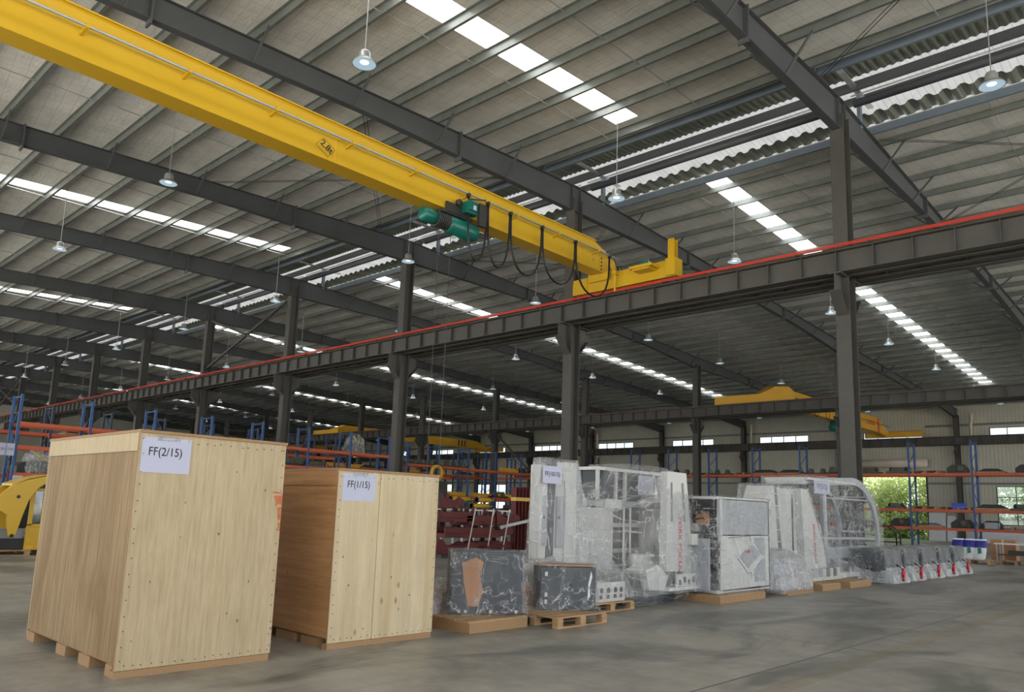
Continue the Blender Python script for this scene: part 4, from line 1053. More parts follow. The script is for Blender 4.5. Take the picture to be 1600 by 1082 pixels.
# clear film hull following the curved side profile, extruded across the cab
def hull(prof, x0, x1, n=20, seed=0, amp=.03):
    mb = MB(); k = len(prof)
    for i in range(n+1):
        x = x0+(x1-x0)*i/n
        for y, z in prof:
            f = noise.noise(Vector((x*3+seed, y*3, z*3)))*amp
            mb.v.append((x, y+f, z+f))
    for i in range(n):
        for j in range(k-1): mb.f.append((i*k+j, i*k+j+1, (i+1)*k+j+1, (i+1)*k+j))
    # side skins
    for xx in (x0, x1):
        b = len(mb.v); cy_ = sum(p[0] for p in prof)/k; cz_ = sum(p[1] for p in prof)/k; m2 = 8
        for q in range(m2+1):
            for y, z in prof:
                yy, zz = y+(cy_-y)*q/m2, z+(cz_-z)*q/m2
                f = noise.noise(Vector((yy*2.5+seed, zz*2.5, xx)))*amp*(1.6 if q else 0)
                mb.v.append((xx+f, yy, zz))
        for q in range(m2):
            for j in range(k): a = b+q*k+j; c = b+q*k+(j+1) % k; mb.f.append((a, c, c+k, a+k))
    return mb
pr = []
dense = [(20.4, .35), (20.4, 1.0), (20.3, 2.0), (19.45, 2.55), (19.5, 2.72), (21.0, 2.75), (22.7, 2.78)] + [(22.7+2.07*cos(pi/2*(1-k/16)), 1.15+1.63*sin(pi/2*(1-k/16))) for k in range(1, 17)] + [(24.7, .8), (24.2, .5), (23.6, .3)]
for a, b in zip(dense[:-1], dense[1:]):
    L_ = math.hypot(b[0]-a[0], b[1]-a[1]); q = max(1, int(L_/.18))
    for i in range(q): pr.append((a[0]+(b[0]-a[0])*i/q, a[1]+(b[1]-a[1])*i/q))
pr.append(dense[-1])
rel(hull(pr, -9.25, -7.9, 14, 3, .035), OB).build('stretch_film', 'film_clear', t, True)
film([(.75, rect(-9.15, -7.86, 20.9, 24.4, .2)), (.45, rect(-9.15, -7.6, 21.0, 24.3, .2)), (.15, rect(-9.1, -7.4, 21.2, 24.1, .2)), (.02, rect(-9.1, -7.35, 21.6, 23.9, .2))], t, OB, 'skirt_film', 'film', 120, 20, .06, .06, 91, False)

# ---- five dark counterweights with red lifting hooks
YS = [22.75, 24.35, 26.1, 27.75, 29.5]
def cw():
    t = thing('dark_counterweight', '', 'wrapped counterweight')
    MB().box(-1.15, 0, -.62, .62, .34, .88).build('weight_block', 'slate', t, bevel=.03)
    MB().prism([(-.5, .05), (.5, .05), (.6, .34), (-.6, .34)], 'x', -1.1, -.15).build('lower_block', 'castdark', t)
    for y in (-.3, .3): MB().lathe([(.06, 0), (.09, .01), (.09, .03), (.06, .04)], (.0, y, .42), 14, 'x').build('round_eye', 'black', t, True)
    MB().tube([(.04, .1, .50), (.16, .1, .42), (.215, .12, .32)], .014, 6).build('hook_chain', 'castdark', t)
    MB().tube([(.22, .1, .38), (.22, .17, .31), (.22, .15, .22), (.22, .07, .20), (.22, .04, .28), (.22, .09, .36)], .032, 8).tube([(.22, .11, .22), (.22, .07, .06)], .038, 8).build('red_hook', 'pink', t, True)
    film([(.92, rect(-1.2, .03, -.66, .66, .08)), (.6, rect(-1.2, .04, -.67, .67, .08)), (.35, rect(-1.18, .08, -.64, .64, .1)), (.12, rect(-1.16, .14, -.62, .66, .15)), (.01, rect(-1.16, .16, -.6, .64, .15))], t, (0, 0, 0), 'stretch_film', 'film_marble', 90, 22, .02, .07, 101)
    film([(.42, rect(-.9, .07, -.6, .62, .1)), (.2, rect(-.95, .16, -.64, .68, .15)), (.01, rect(-.9, .2, -.62, .66, .2))], t, (0, 0, 0), 'bunched_film', 'film_thick', 80, 14, .07, .08, 107, False)
    return t
cw0 = cw()
for i, y in enumerate(YS):
    o = cw0 if i == 0 else copy_tree(cw0)
    o.location = (-7.05, y, 0); o.rotation_euler = (0, 0, (0, .03, -.02, .02, 0)[i])
    tag(o, 'film wrapped dark counterweight with red hook, %s counting right from the cab' % ORD[i], 'wrapped counterweight', 'wrapped counterweights in a row')

# ================================================================== second crane beyond the middle columns
scale_about_cam(True)
OX = (-21.0, D3-1.0, 8.5)
c = thing('far_overhead_crane', 'amber overhead crane with red stripes in the far bay behind the middle columns', 'crane', OX)
def P_(mb, n, mt, **k): return rel(mb, OX).build(n, mt, c, **k)
ga, gb = D2+.5, D3-.2
P_(MB().prism([(ga+1.6, 8.72), (gb-2.6, 8.72), (gb-.4, 8.55), (gb-.4, 8.95), (gb-2.6, 9.85), (ga+1.8, 9.85), (ga, 9.1), (ga, 8.7)], 'x', -21.35, -20.75), 'box_girder', 'yellow_old')
P_(MB().prism([(gb-2.9, 8.74), (gb-2.5, 8.72), (gb-2.5, 9.80), (gb-2.9, 9.84)], 'x', -20.75, -20.74), 'red_stripe', 'red')
P_(MB().prism([(ga+1.9, 9.0), (ga+2.3, 9.0), (ga+2.2, 9.84), (ga+1.8, 9.84)], 'x', -20.75, -20.74), 'red_stripe', 'red')
for zz, L_ in ((9.45, 1.6), (9.25, 1.4)):
    for k in range(5): P_(MB().box(-20.75, -20.742, gb-5.2+k*.34, gb-5.2+k*.34+.24, zz-.06, zz+.06), 'painted_character', 'redink')
P_(MB().box(-22.6, -18.2, gb-.45, gb-.1, 8.5, 8.95), 'end_truck', 'yellow_old')
P_(MB().box(-23.6, -18.6, ga-.75, ga-.45, 8.5, 9.0).prism([(-20.6, 9.0), (-19.6, 9.35), (-18.9, 9.3), (-18.6, 9.0)], 'y', ga-.75, ga-.45), 'end_truck', 'yellow_old')
P_(MB().tube([(-20.45, ga+.5, 9.35), (-20.45, gb-.6, 9.3)], .02, 6), 'festoon_rail', 'black')
for k in range(7):
    y = ga+1.4+k*1.9
    P_(MB().tube(sagcurve((-20.45, y, 9.33), (-20.45, y+.7, 9.33), 8.5, 8), .02, 5), 'festoon_cable', 'black')
hh = thing('far_electric_hoist', 'dark green hoist under the amber far crane, beside the open back door', 'hoist', (-20.9, 56.2, 8.3))
def P_(mb, n, mt, **k): return rel(mb, (-20.9, 56.2, 8.3)).build(n, mt, hh, **k)
P_(MB().lathe([(.001, 55.6), (.28, 55.6), (.3, 55.7), (.3, 56.8), (.001, 56.85)], (-20.9, 0, 8.2), 16, 'y'), 'rope_drum', 'green', smooth=True)
P_(MB().box(-21.2, -20.5, 55.9, 56.5, 8.35, 8.75).box(-20.5, -20.2, 56.0, 56.4, 8.1, 8.7), 'trolley_frame', 'castdark')
for y in (56.0, 56.3): P_(MB().tube([(-20.9, y, 8.0), (-20.9, y, 5.0)], .012, 5), 'wire_rope', 'ropes')
# amber girders of the cranes parked deep in the hall
for i, (x, lab) in enumerate(((-67, 'amber crane girder with dark stripes behind the racks left of centre'), (-94, 'amber crane girder deep in the hall, just above the big FF(2/15) crate'))):
    oo = (x, 55, 8.5); c = thing('parked_overhead_crane', lab, 'crane', oo)
    rel(MB().prism([(D2+2, 8.7), (D3-3, 8.7), (D3-.7, 8.6), (D3-.7, 8.9), (D3-3, 9.6), (D2+2, 9.6), (D2+.5, 9.0), (D2+.5, 8.7)], 'x', x-.3, x+.3), oo).build('box_girder', 'yellow_old', c)
    for y in (D2+.0, D3-.6): rel(MB().box(x-2.2, x+2.2, y, y+.35, 8.5, 8.95), oo).build('end_truck', 'yellow_old', c)
    for k in range(3): rel(MB().box(x+.3, x+.31, D3-6+k*.5, D3-5.8+k*.5, 8.8, 9.5), oo).build('dark_stripe', 'castdark', c)

# ================================================================== pallet racks
def rack(label, org, n, bay, depth, levels, top, axis='x', post='blue', flip=1, beams=None, name='pallet_rack'):
    """a run of racking; local x runs along the run, local y goes to the rear"""
    t = thing(name, label, 'pallet rack', (org[0], org[1], FL), 0 if axis == 'x' else pi/2)
    pw = .09
    for i in range(n+1):
        x = i*bay; f = MB()
        for y in (0, depth*flip):
            f.box(x-pw/2, x+pw/2, y-.045, y+.045, 0, top-FL)
        fo = f.build('upright_frame', post, t)
        MB().box(x-pw, x+pw, -.09, .09, 0, .012).box(x-pw, x+pw, depth*flip-.09, depth*flip+.09, 0, .012).build('foot_plate', post, fo)
        l = MB(); z = .2; s_ = 1
        while z+.7 < top-FL:
            a, b = (.04*flip, (depth-.04)*flip) if s_ > 0 else ((depth-.04)*flip, .04*flip)
            l.bar((x, a, z), (x, b, z+.7), .03, .03); z += .7; s_ = -s_
        l.box(x-.015, x+.015, min(0, depth*flip), max(0, depth*flip), .15, .19); l.box(x-.015, x+.015, min(0, depth*flip), max(0, depth*flip), top-FL-.1, top-FL-.06)
        l.build('frame_lattice', post, fo)
    for i in range(n):
        for z in levels:
            for y in (-.03*flip, (depth+.03)*flip):
                MB().box(i*bay+.05, (i+1)*bay-.05, y-.025, y+.025, z-.07-FL, z+.07-FL).box(i*bay+.045, i*bay+.06, y-.035, y+.035, z-.12-FL, z+.1-FL).box((i+1)*bay-.06, (i+1)*bay-.045, y-.035, y+.035, z-.12-FL, z+.1-FL).build('beam', 'orange', t)
    return t
RX = [-9.95+2.98*2-2.98*k for k in range(10)]
rackR = rack('long blue and orange pallet rack in front of the back wall door and windows', (RX[-1], 45.0), 9, 2.98, 1.05, (1.38, 2.32, 4.19), 5.93)
rackL = rack('blue and orange pallet rack at the far left, marked C01 and C02', (-33.4, 8.41), 7, 2.5, 1.0, (1.3, 2.28, 3.3, 4.19), 5.3, axis='y')
rackM = rack('pallet rack with navy posts and orange beams right of the FF(1/15) crate', (-38.0, 30.9), 5, 2.66, 1.0, (1.5, 2.32, 4.19), 5.6, axis='y')
rackN = rack('navy framed pallet rack behind the left rack, seen between its posts', (-38.6, 6.0), 8, 2.5, 1.0, (2.3, 4.19), 5.5, axis='y', post='darkblue')
rackO = rack('navy framed pallet rack in the background behind the maroon frames', (-44.0, 28.0), 6, 2.66, 1.0, (2.3, 4.0), 5.9, axis='y', post='darkblue')
rackP = rack('navy framed pallet rack near the back wall, left part of the far bay', (-62.0, 47.0), 9, 2.9, 1.0, (2.3, 4.19), 5.8, post='darkblue')
rackQ = rack('tall blue pallet rack run at the extreme left edge behind the yellow machine', (-36.0, 5.2), 1, 2.6, 1.0, (2.3, 4.19), 5.75, axis='y')
# location boards on the left rack
for (y, code) in ((8.24, 'C01'), (7.95, 'C02')):
    b_ = tag(rel(MB().box(-33.31, -33.30, y-.125, y+.125, 2.96, 3.41), (0, 0, 0)).build('location_board', 'paper'), 'white location board %s fixed to the left rack post' % code, 'sign', 'rack location boards')
    text(code, .125, 'ink', b_, (-33.295, y, 3.19), FACEX)
b_ = tag(MB().box(-33.30, -33.29, 8.42, 8.76, 2.08, 2.24).build('beam_label', 'paper'), 'small white label on the orange beam above the yellow machine', 'sign')
text('\u2014\u2014', .12, 'ink', b_, (-33.285, 8.59, 2.15), FACEX)

# ---- things stored on the racks: a few kinds, copied with their parts
def kind_castings():
    t = thing('steel_casting', '', 'machine part'); random.seed(4)
    MB().box(-.5, .5, -.35, .35, 0, .12).box(-.3, .3, -.25, .25, .12, .3).build('casting_body', 'castgreen', t, bevel=.02)
    for x in (-.35, .3): MB().lathe([(.001, .0), (.12, .0), (.12, .16), (.05, .2), (.001, .2)], (x, 0, .12), 12).build('boss', 'castdark', t, True)
    return t
def kind_plates():
    t = thing('steel_plate_stack', '', 'steel plates')
    MB().box(-.7, .7, -.4, .4, .0, .1).build('pallet_base', 'pallet', t)
    m2 = MB()
    for k in range(4): m2.cbox((random.uniform(-.05, .05), 0, .13+.04*k), (1.2-.15*k, .7, .03), .05*k)
    m2.build('plates', 'castdark', t); return t
def kind_gear():
    t = thing('gearbox_housing', '', 'machine part')
    MB().prism([(-.45, 0), (.45, 0), (.45, .2), (.3, .42), (-.2, .42), (-.45, .25)], 'y', -.3, .3).build('housing', 'castdark', t, bevel=.02)
    MB().lathe([(.001, -.36), (.15, -.36), (.17, -.3), (.17, .3), (.001, .34)], (.1, 0, .22), 14, 'y').build('shaft_hub', 'castgreen', t, True); return t
def kind_bin(mat='plasticblue'):
    t = thing('plastic_bin', '', 'bin')
    m2 = MB(); m2.box(-.3, .3, -.22, .22, 0, .02); m2.box(-.3, -.28, -.22, .22, 0, .32); m2.box(.28, .3, -.22, .22, 0, .32); m2.box(-.3, .3, -.22, -.2, 0, .32); m2.box(-.3, .3, .2, .22, 0, .32)
    m2.build('bin_body', mat, t); MB().box(-.32, .32, -.24, -.22, .28, .33).box(-.32, .32, .22, .24, .28, .33).build('rim', mat, t); return t
def kind_pal():
    t = thing('empty_pallet', '', 'pallet')
    MB().box(-.6, .6, -.45, .45, .11, .14).build('deck', 'pallet', t)
    for x in (-.55, 0, .55): MB().box(x-.05, x+.05, -.45, .45, 0, .11).build('skid', 'pallet', t)
    return t
def kind_frame():
    t = thing('welded_bracket', '', 'machine part')
    MB().box(-.8, .8, -.3, -.22, 0, .1).box(-.8, .8, .22, .3, 0, .1).box(-.8, -.7, -.3, .3, 0, .12).box(.7, .8, -.3, .3, 0, .12).build('base_frame', 'castdark', t)
    for x in (-.4, .4): MB().prism([(x-.15, .1), (x+.15, .1), (x+.05, .4), (x-.05, .4)], 'y', -.25, .25).build('bracket', 'castgreen', t)
    return t
def kind_yellow():
    t = thing('yellow_beam_part', '', 'machine part')
    MB().box(-.9, .9, -.12, .12, .02, .26).build('beam', 'yellow_old', t, bevel=.01); MB().box(-.95, -.9, -.16, .16, 0, .3).build('end_flange', 'yellow_old', t); return t
KIND = {'casting': kind_castings, 'plates': kind_plates, 'gear': kind_gear, 'bin': kind_bin, 'pal': kind_pal, 'frame': kind_frame, 'yellow': kind_yellow}
PROTO = {}
def put(kind, x, y, z, rz, label, cat, group=None, s=1.0):
    if kind not in PROTO: PROTO[kind] = [KIND[kind](), False]
    p, used = PROTO[kind]
    o = p if not used else copy_tree(p)
    PROTO[kind][1] = True
    o.location = W(x, y, z); o.rotation_euler = (0, 0, rz); tag(o, label, cat, group)
    if s != 1: o.scale = (s, s, s)
    return o
random.seed(11)
NMK = {'casting': ('olive grey steel casting', 'machine part'), 'plates': ('stack of dark steel plates', 'steel plates'), 'gear': ('dark gearbox housing', 'machine part'),
       'pal': ('empty timber pallet', 'pallet'), 'frame': ('dark steel bracket frame', 'machine part'), 'yellow': ('amber painted steel beam part', 'machine part')}
def fill(rname, where, org, n, bay, depth, levels, axis, kinds, prob=.85, per=2, start=0):
    for li, z in enumerate(levels):
        lvl = ['lowest', 'middle', 'top'][li] if len(levels) == 3 else (['lowest', 'lower', 'upper', 'top'][li] if len(levels) == 4 else ['lower', 'top'][li])
        for i in range(start, n):
            for j in range(per):
                if random.random() > prob: continue
                k = random.choice(kinds); u = i*bay+bay*(j+.5)/per+random.uniform(-.12, .12); v = depth*.5+random.uniform(-.08, .08)
                x, y = (org[0]+u, org[1]+v) if axis == 'x' else (org[0]-v, org[1]+u)
                bn = (n-i) if axis == 'x' else (i+1)
                lab = '%s, %s shelf, %s, %s bay from %s, %s half' % (NMK[k][0], lvl, where, ORD[bn-1], 'right' if axis == 'x' else 'left', ('left', 'right')[j] if per == 2 else 'middle')
                put(k, x, y, z+.07, (0 if axis == 'x' else pi/2)+random.uniform(-.15, .15), lab, NMK[k][1], '%ss on the %s shelf of the %s' % (NMK[k][0], lvl, where), random.uniform(.85, 1.15))
K6 = ['casting', 'plates', 'gear', 'pal', 'frame']
fill('R', 'back wall rack', (RX[-1], 45.0), 9, 2.98, 1.05, (1.38, 2.32, 4.19), 'x', K6, .9, 2)
fill('L', 'far left rack', (-33.4, 8.41), 7, 2.5, 1.0, (2.28, 3.3), 'y', K6, .6, 2)
fill('M', 'navy rack', (-38.0, 30.9), 5, 2.66, 1.0, (1.5, 2.32, 4.19), 'y', K6+['yellow'], .85, 2)
fill('N', 'second left rack', (-38.6, 6.0), 8, 2.5, 1.0, (2.3, 4.19), 'y', K6, .5, 1)
fill('O', 'rear navy rack', (-44.0, 28.0), 6, 2.66, 1.0, (2.3, 4.0), 'y', K6+['yellow', 'yellow'], .7, 2)
fill('P', 'far bay rack', (-62.0, 47.0), 9, 2.9, 1.0, (2.3, 4.19), 'x', K6+['yellow'], .6, 1)
put('bin', -10.7, 45.3, 2.39, .1, 'bright blue plastic bin on the middle shelf of the back wall rack', 'bin')
gb_ = put('bin', -9.2, 45.0, 1.45, .0, 'grey bin on the lowest shelf at the right end of the back wall rack', 'bin')
for ch in gb_.children:
    ch.data = ch.data.copy(); ch.data.materials[0] = M['midgrey']
# film wrapped bundles on the racks
for (x, y, z, lab, sz) in ((-33.9, 9.4, 2.35, 'film wrapped machine with yellow arm on the left rack above the yellow machine', .55), (-33.9, 24.0, 4.26, 'grey film wrapped bundle on the top shelf left of the second ridge column', .5)):
    b_ = thing('wrapped_bundle', lab, 'wrapped machine part', (x, y, z))
    MB().box(-.3, .3, -sz*.8, sz*.7, 0, .5).build('machine_block', 'castdark', b_)
    MB().tube([(.2, -sz*.5, .85), (.25, 0, .6), (.28, sz*.6, .45)], .05, 8).build('yellow_arm', 'yellow', b_, True)
    film([(1.0, rect(-.3, .3, -sz*.4, sz*.5, .15)), (.75, rect(-.42, .42, -sz*.85, sz*.9, .2)), (.3, rect(-.45, .45, -sz, sz, .15)), (.01, rect(-.42, .42, -sz*.95, sz*.95, .1))], b_, (0, 0, 0), 'stretch_film', 'film', 70, 16, .05, .04, 7)
scale_about_cam(False)

# ================================================================== maroon steel frames behind the wrapped boxes
def gusset(mb, x, y, z, w, h, th=.03):
    mb.prism([(y-w/2, z), (y+w/2, z), (y+w*.22, z+h*.55), (y+w*.12, z+h), (y-w*.12, z+h), (y-w*.3, z+h*.5)], 'x', x-th/2, x+th/2)
def maroon(name, label, x, y, z, L, kind):
    t = thing(name, label, 'steel frame', (x, y, z), 0, 'maroon steel frames stacked behind the wrapped boxes')
    if kind == 0:
        MB().box(-.35, .35, -L/2, L/2, 0, .14).box(-.35, -.28, -L/2, L/2, .14, .34).box(.28, .35, -L/2, L/2, .14, .34).build('side_rails', 'maroon', t, bevel=.01)
        for k in range(3):
            
            for xx in (.3, -.3): g_ = MB(); gusset(g_, xx, -L*.32+k*L*.32, .14, .42, .42); g_.build('gusset_plate', 'maroon', t)
            MB().lathe([(.03, 0), (.06, .0), (.06, .05), (.03, .05)], (.315, -L*.32+k*L*.32, .42), 12, 'x').build('pivot_boss', 'castdark', t, True)
    elif kind == 1:
        p_ = [(-L/2, .0), (-L*.1, .0), (L*.5, .12), (L*.5, .30), (L*.30, .40), (L*.1, .26), (-L*.25, .26), (-L*.38, .48), (-L/2, .48)]
        for xx in (-.3, .3): MB().prism(p_, 'x', xx-.025, xx+.025).build('curved_side_plate', 'maroon', t, bevel=.008)
        for yy in (-L*.42, 0, L*.42): MB().tube([(-.3, yy, .14), (.3, yy, .14)], .06, 12).build('cross_tube', 'maroon', t, True)
    else:
        for k in range(6):
            MB().bar((.1-.05*k, -L/2+k*L*.12, .05+.03*k), (.3-.05*k, -L*.1+k*L*.12, .32-.02*k), .3, .05).build('fork_blade', 'maroon', t)
        MB().box(-.3, .3, -L/2, L/2, 0, .06).build('base_plate', 'maroon', t)
    return t
ML = [(-19.4, 17.9, .10, 1.9, 1, 'curved maroon side frame at the bottom left of the maroon stack'), (-19.2, 19.6, .10, 1.7, 2, 'ribbed maroon fork frame at the bottom centre of the maroon stack'),
      (-19.9, 20.1, .12, 1.8, 0, 'maroon rail frame low at the back of the maroon stack'), (-19.5, 18.5, .62, 2.3, 0, 'long maroon rail frame in the middle of the stack'),
      (-19.6, 20.0, .62, 1.5, 1, 'curved maroon frame in the middle right of the stack'), (-19.6, 17.9, 1.12, 1.6, 0, 'maroon frame with gussets high at the left of the stack'),
      (-19.6, 19.3, 1.02, 1.8, 0, 'maroon gusset frame near the top centre of the stack'), (-19.5, 20.4, 1.06, 1.2, 1, 'maroon curved frame on top at the right, next to the vertical channels'),
      (-19.6, 17.7, 1.58, 1.1, 1, 'maroon frame on the very top at the left, beside the FF(1/15) crate')]
for a in ML: maroon('steel_subassembly', a[5], a[0], a[1], a[2], a[3], a[4])
MB_ = tag(MB().box(-20.4, -18.8, 16.9, 22.2, 0, .1).build('storage_skid', 'castdark'), 'low dark steel skid under the maroon frames', 'skid')
for k in range(4):
    y = 20.98+.19*k
    t = tag(MB().prism([(-19.62, y), (-19.40, y), (-19.40, y+.02), (-19.60, y+.02), (-19.60, y+.14), (-19.40, y+.14), (-19.40, y+.16), (-19.62, y+.16)], 'z', .1, 2.42+.01*k).build('maroon_channel', 'maroon'),
            'tall upright maroon steel channel, %s from the left of the four strapped together' % ORD[k], 'steel channel', 'upright maroon channels')
tag(MB().box(-19.64, -19.385, 20.96, 21.74, 1.93, 2.06).build('lashing_strap', 'yellow'), 'yellow strap around the four upright maroon channels', 'strap')
tag(MB().bar((-19.16, 19.9, .98), (-18.95, 21.6, 1.30), .12, .10).build('galvanised_channel', 'galv'), 'grey galvanised channel sloping across the maroon stack', 'steel channel')
for k, (y0, y1) in enumerate(((18.35, 18.55), (19.3, 19.42), (20.05, 20.25))):
    tag(MB().bar((-19.0, y0-.12, .12), (-19.0, y1, 1.62), .03, .03).build('timber_batten', 'cream'), 'thin pale batten leaning in the maroon stack, %s from left' % ORD[k], 'batten', 'pale battens in the maroon stack')
# low steel shelf table with yellow cylinders behind
t = thing('parts_bench', 'grey steel bench behind the maroon stack holding yellow hydraulic cylinders', 'bench', (-24.5, 23.5, 0))
MB().box(-.4, .4, -2.6, 2.6, 1.50, 1.56).build('bench_top', 'galv', t)
for y in (-2.5, -1.2, 0, 1.2, 2.5):
    for x in (-.36, .36): MB().box(x-.03, x+.03, y-.03, y+.03, 0, 1.5).build('leg', 'galv', t)
for k, (y, z, L) in enumerate(((22.3, 1.72, 1.3), (22.9, 1.98, 1.2), (24.1, 1.72, 1.1), (24.3, 1.98, .9))):
    MB_2 = thing('hydraulic_cylinder', 'yellow hydraulic cylinder lying on the grey bench, %s from the left' % ORD[k], 'hydraulic cylinder', (-24.4, y, z), 0, 'yellow cylinders on the bench')
    MB().tube([(0, -L/2, 0), (0, L/2, 0)], .10, 12).build('barrel', 'yellow', MB_2, True); MB().tube([(0, L/2, 0), (0, L/2+.15, 0)], .04, 8).build('piston_rod', 'galv', MB_2, True)
    for q in (-L/2, L/2-.05): MB().box(-.1, .1, q, q+.05, -.13, .12).build('end_block', 'castdark', MB_2)

# ================================================================== yellow forklift chassis at the left edge
OY = (-23.6, 6.0, 0)
t = thing('forklift_chassis', 'yellow forklift chassis with arched overhead guard and narrow window at the left edge', 'forklift chassis', OY)
def P_(mb, n, mt, **k): return rel(mb, OY).build(n, mt, t, **k)
outer = [(5.62, .42), (5.42, .9), (5.46, 1.22), (5.64, 1.52), (5.92, 1.80), (6.25, 1.98), (6.62, 2.08), (7.2, 2.12)]
inner = [(7.2, 1.96), (6.72, 1.90), (6.5, 1.72), (6.33, 1.40), (6.24, 1.05), (6.13, .52), (6.05, .42), (5.96, .50), (5.90, .78), (5.88, 1.02), (5.72, 1.12), (5.64, .9), (5.72, .42)]
for x in (-24.2, -23.35): P_(MB().prism(outer+inner, 'x', x, x+.10), 'arched_guard', 'yellow', bevel=.01)
P_(MB().prism([(5.9, 1.84), (6.25, 2.0), (6.62, 2.1), (7.2, 2.14), (7.2, 2.10), (6.62, 2.05), (6.25, 1.95), (5.9, 1.78)], 'x', -24.2, -23.25), 'guard_top', 'yellow')
P_(MB().lathe([(.001, .012), (.045, .012), (.045, 0)], (-23.25, 6.08, 1.50), 12, 'x'), 'guard_hole', 'ink')
P_(MB().lathe([(.001, .012), (.05, .012), (.05, 0)], (-23.25, 6.04, .50), 12, 'x'), 'guard_hole', 'ink')
fr2 = MB()
fr2.box(-23.5, -23.42, 6.42, 6.52, .75, 1.72).box(-23.5, -23.42, 6.72, 6.98, .75, 1.72).box(-23.5, -23.42, 6.42, 6.98, 1.66, 1.74).box(-23.5, -23.42, 6.42, 6.98, .72, .80).box(-23.5, -23.42, 6.40, 6.98, .12, .72)
P_(fr2, 'cabin_side', 'yellow', bevel=.01)
P_(MB().box(-23.47, -23.46, 6.52, 6.72, .8, 1.66), 'window_pane', 'glass')
P_(MB().box(-23.42, -23.40, 6.44, 6.5, .34, .42).box(-23.42, -23.40, 6.44, 6.60, .16, .24), 'step_bracket', 'yellow_old')
P_(MB().box(-24.6, -23.5, 4.6, 7.4, .14, .42), 'black_frame', 'black')
P_(MB().box(-24.4, -23.6, 5.4, 6.4, .42, .66), 'grey_cover', 'midgrey')
P_(MB().tube([(-23.4, 5.5, 1.0), (-23.4, 5.7, .85), (-23.4, 5.62, .66)], .06, 8), 'black_hose', 'black', smooth=True)
P_(MB().box(-24.4, -24.1, 6.4, 7.0, .66, 1.6), 'seat_back', 'castdark')
pallet('low brown pallet under the yellow forklift chassis', -24.7, -23.2, 4.8, 6.5, .13)
tag(MB().box(-24.0, -22.9, 6.75, 7.6, 0, .13).build('timber_block', 'plyedge'), 'short timber block on the floor left of the big FF(2/15) crate', 'timber block')

# ================================================================== white bags and bench near the back rack
pallet('orange brown pallet under the white feed bags at the right', -9.5, -8.0, 38.2, 39.4, .16)
for k, y in enumerate((-9.30, -8.84, -8.44)):
    b_ = thing('feed_bag', 'white bag with blue top, %s from the left on the pallet by the rack' % ORD[k], 'bag', (y, 38.45, .16), 0, 'white and blue bags on the pallet')
    m2 = MB(); nn = 16
    def rg(z, w, d, sh=0): return [(w*cos(2*pi*j/nn)+sh, d*sin(2*pi*j/nn), z) for j in range(nn)]
    lev = [(0, .19, .12), (.1, .24, .16), (.4, .25, .17), (.65, .23, .13), (.82, .22, .05), (.88, .21, .015)]
    for z, w_2, d_2 in lev: m2.v += [(x+ .12*(z/.88), yy, zz) for x, yy, zz in rg(z, w_2, d_2)]
    for i in range(len(lev)-1):
        for j in range(nn): m2.f.append((i*nn+j, i*nn+(j+1) % nn, (i+1)*nn+(j+1) % nn, (i+1)*nn+j))
    m2.f.append(tuple(range(nn))[::-1]); m2.build('bag_body', 'bag', b_, True)
    m3 = MB()
    for z, w_2, d_2 in ((.52, .243, .158), (.65, .235, .136), (.82, .225, .056)): m3.v += [(x+.12*(z/.88), yy, zz) for x, yy, zz in rg(z, w_2, d_2)]
    for i in range(2):
        for j in range(nn): m3.f.append((i*nn+j, i*nn+(j+1) % nn, (i+1)*nn+(j+1) % nn, (i+1)*nn+j))
    m3.build('blue_print', 'bagblue', b_, True)
    MB().prism([(-.05+.06, .25), (.1+.06, .3), (.08+.06, .5), (.0+.06, .6), (-.05+.06, .45)], 'y', -.19, -.165).build('teal_figure', 'green', b_)
t = thing('work_bench', 'long pale topped work bench with steel shelf at the right edge', 'bench', (-5.6, 41.0, 0))
MB().box(-2.7, 2.7, -.4, .4, .82, .87).build('bench_top', 'bag', t)
MB().box(-2.6, 2.6, -.35, .35, .35, .38).build('lower_shelf', 'castdark', t)
for x in (-2.6, -.9, .9, 2.6):
    for y in (-.35, .35): MB().box(x-.03, x+.03, y-.03, y+.03, 0, .82).build('leg', 'galv', t)
for k, x in enumerate((-7.4, -6.3, -5.2)):
    tag(MB().cbox((x, 41.0, .47), (.8, .5, .18), .05).build('steel_block', 'castdark'), 'dark steel block on the shelf under the pale bench, %s from left' % ORD[k], 'machine part', 'steel blocks under the bench')
pallet('dark pallet load on the floor in front of the pale bench', -7.9, -6.7, 39.5, 40.3, .16)
t = thing('card_boxes', 'brown cardboard box on the floor behind the white bags', 'box', (-8.2, 42.3, 0)); MB().box(-.5, .5, -.4, .4, 0, 1.0).build('box_body', 'card', t); MB().box(-.03, .03, -.401, .401, .0, 1.002).build('tape', 'cream', t)

# downpipes and brace on the back wall
scale_about_cam(True)
for k, (x0, x1, z1) in enumerate(((-18.3, -17.1, 2.5), (-17.0, -16.35, 2.3))):
    tag(MB().hexa([(x0, WY-.75, FL), (x1, WY-.75, FL), (x1, WY-.70, FL), (x0, WY-.70, FL), (x0, WY-.45, z1), (x1, WY-.45, z1), (x1, WY-.40, z1), (x0, WY-.40, z1)]).build('white_board', 'bag'),
        'white board leaning near the back wall right of the open door, %s from the left' % ORD[k], 'board', 'white boards by the door')
t = thing('pipe_trolley', 'dark tubular trolley on the floor behind the right end of the counterweights', 'trolley', (-13.4, 41.0, FL))
MB().tube([(-.9, 0, .1), (-.9, 0, .9), (-.5, 0, 1.1), (.5, 0, 1.1), (.9, 0, .8), (.9, 0, .1)], .035, 8).tube([(-.9, .6, .1), (-.9, .6, .9), (-.5, .6, 1.1), (.5, .6, 1.1), (.9, .6, .8), (.9, .6, .1)], .035, 8).build('tube_frame', 'black', t, True)
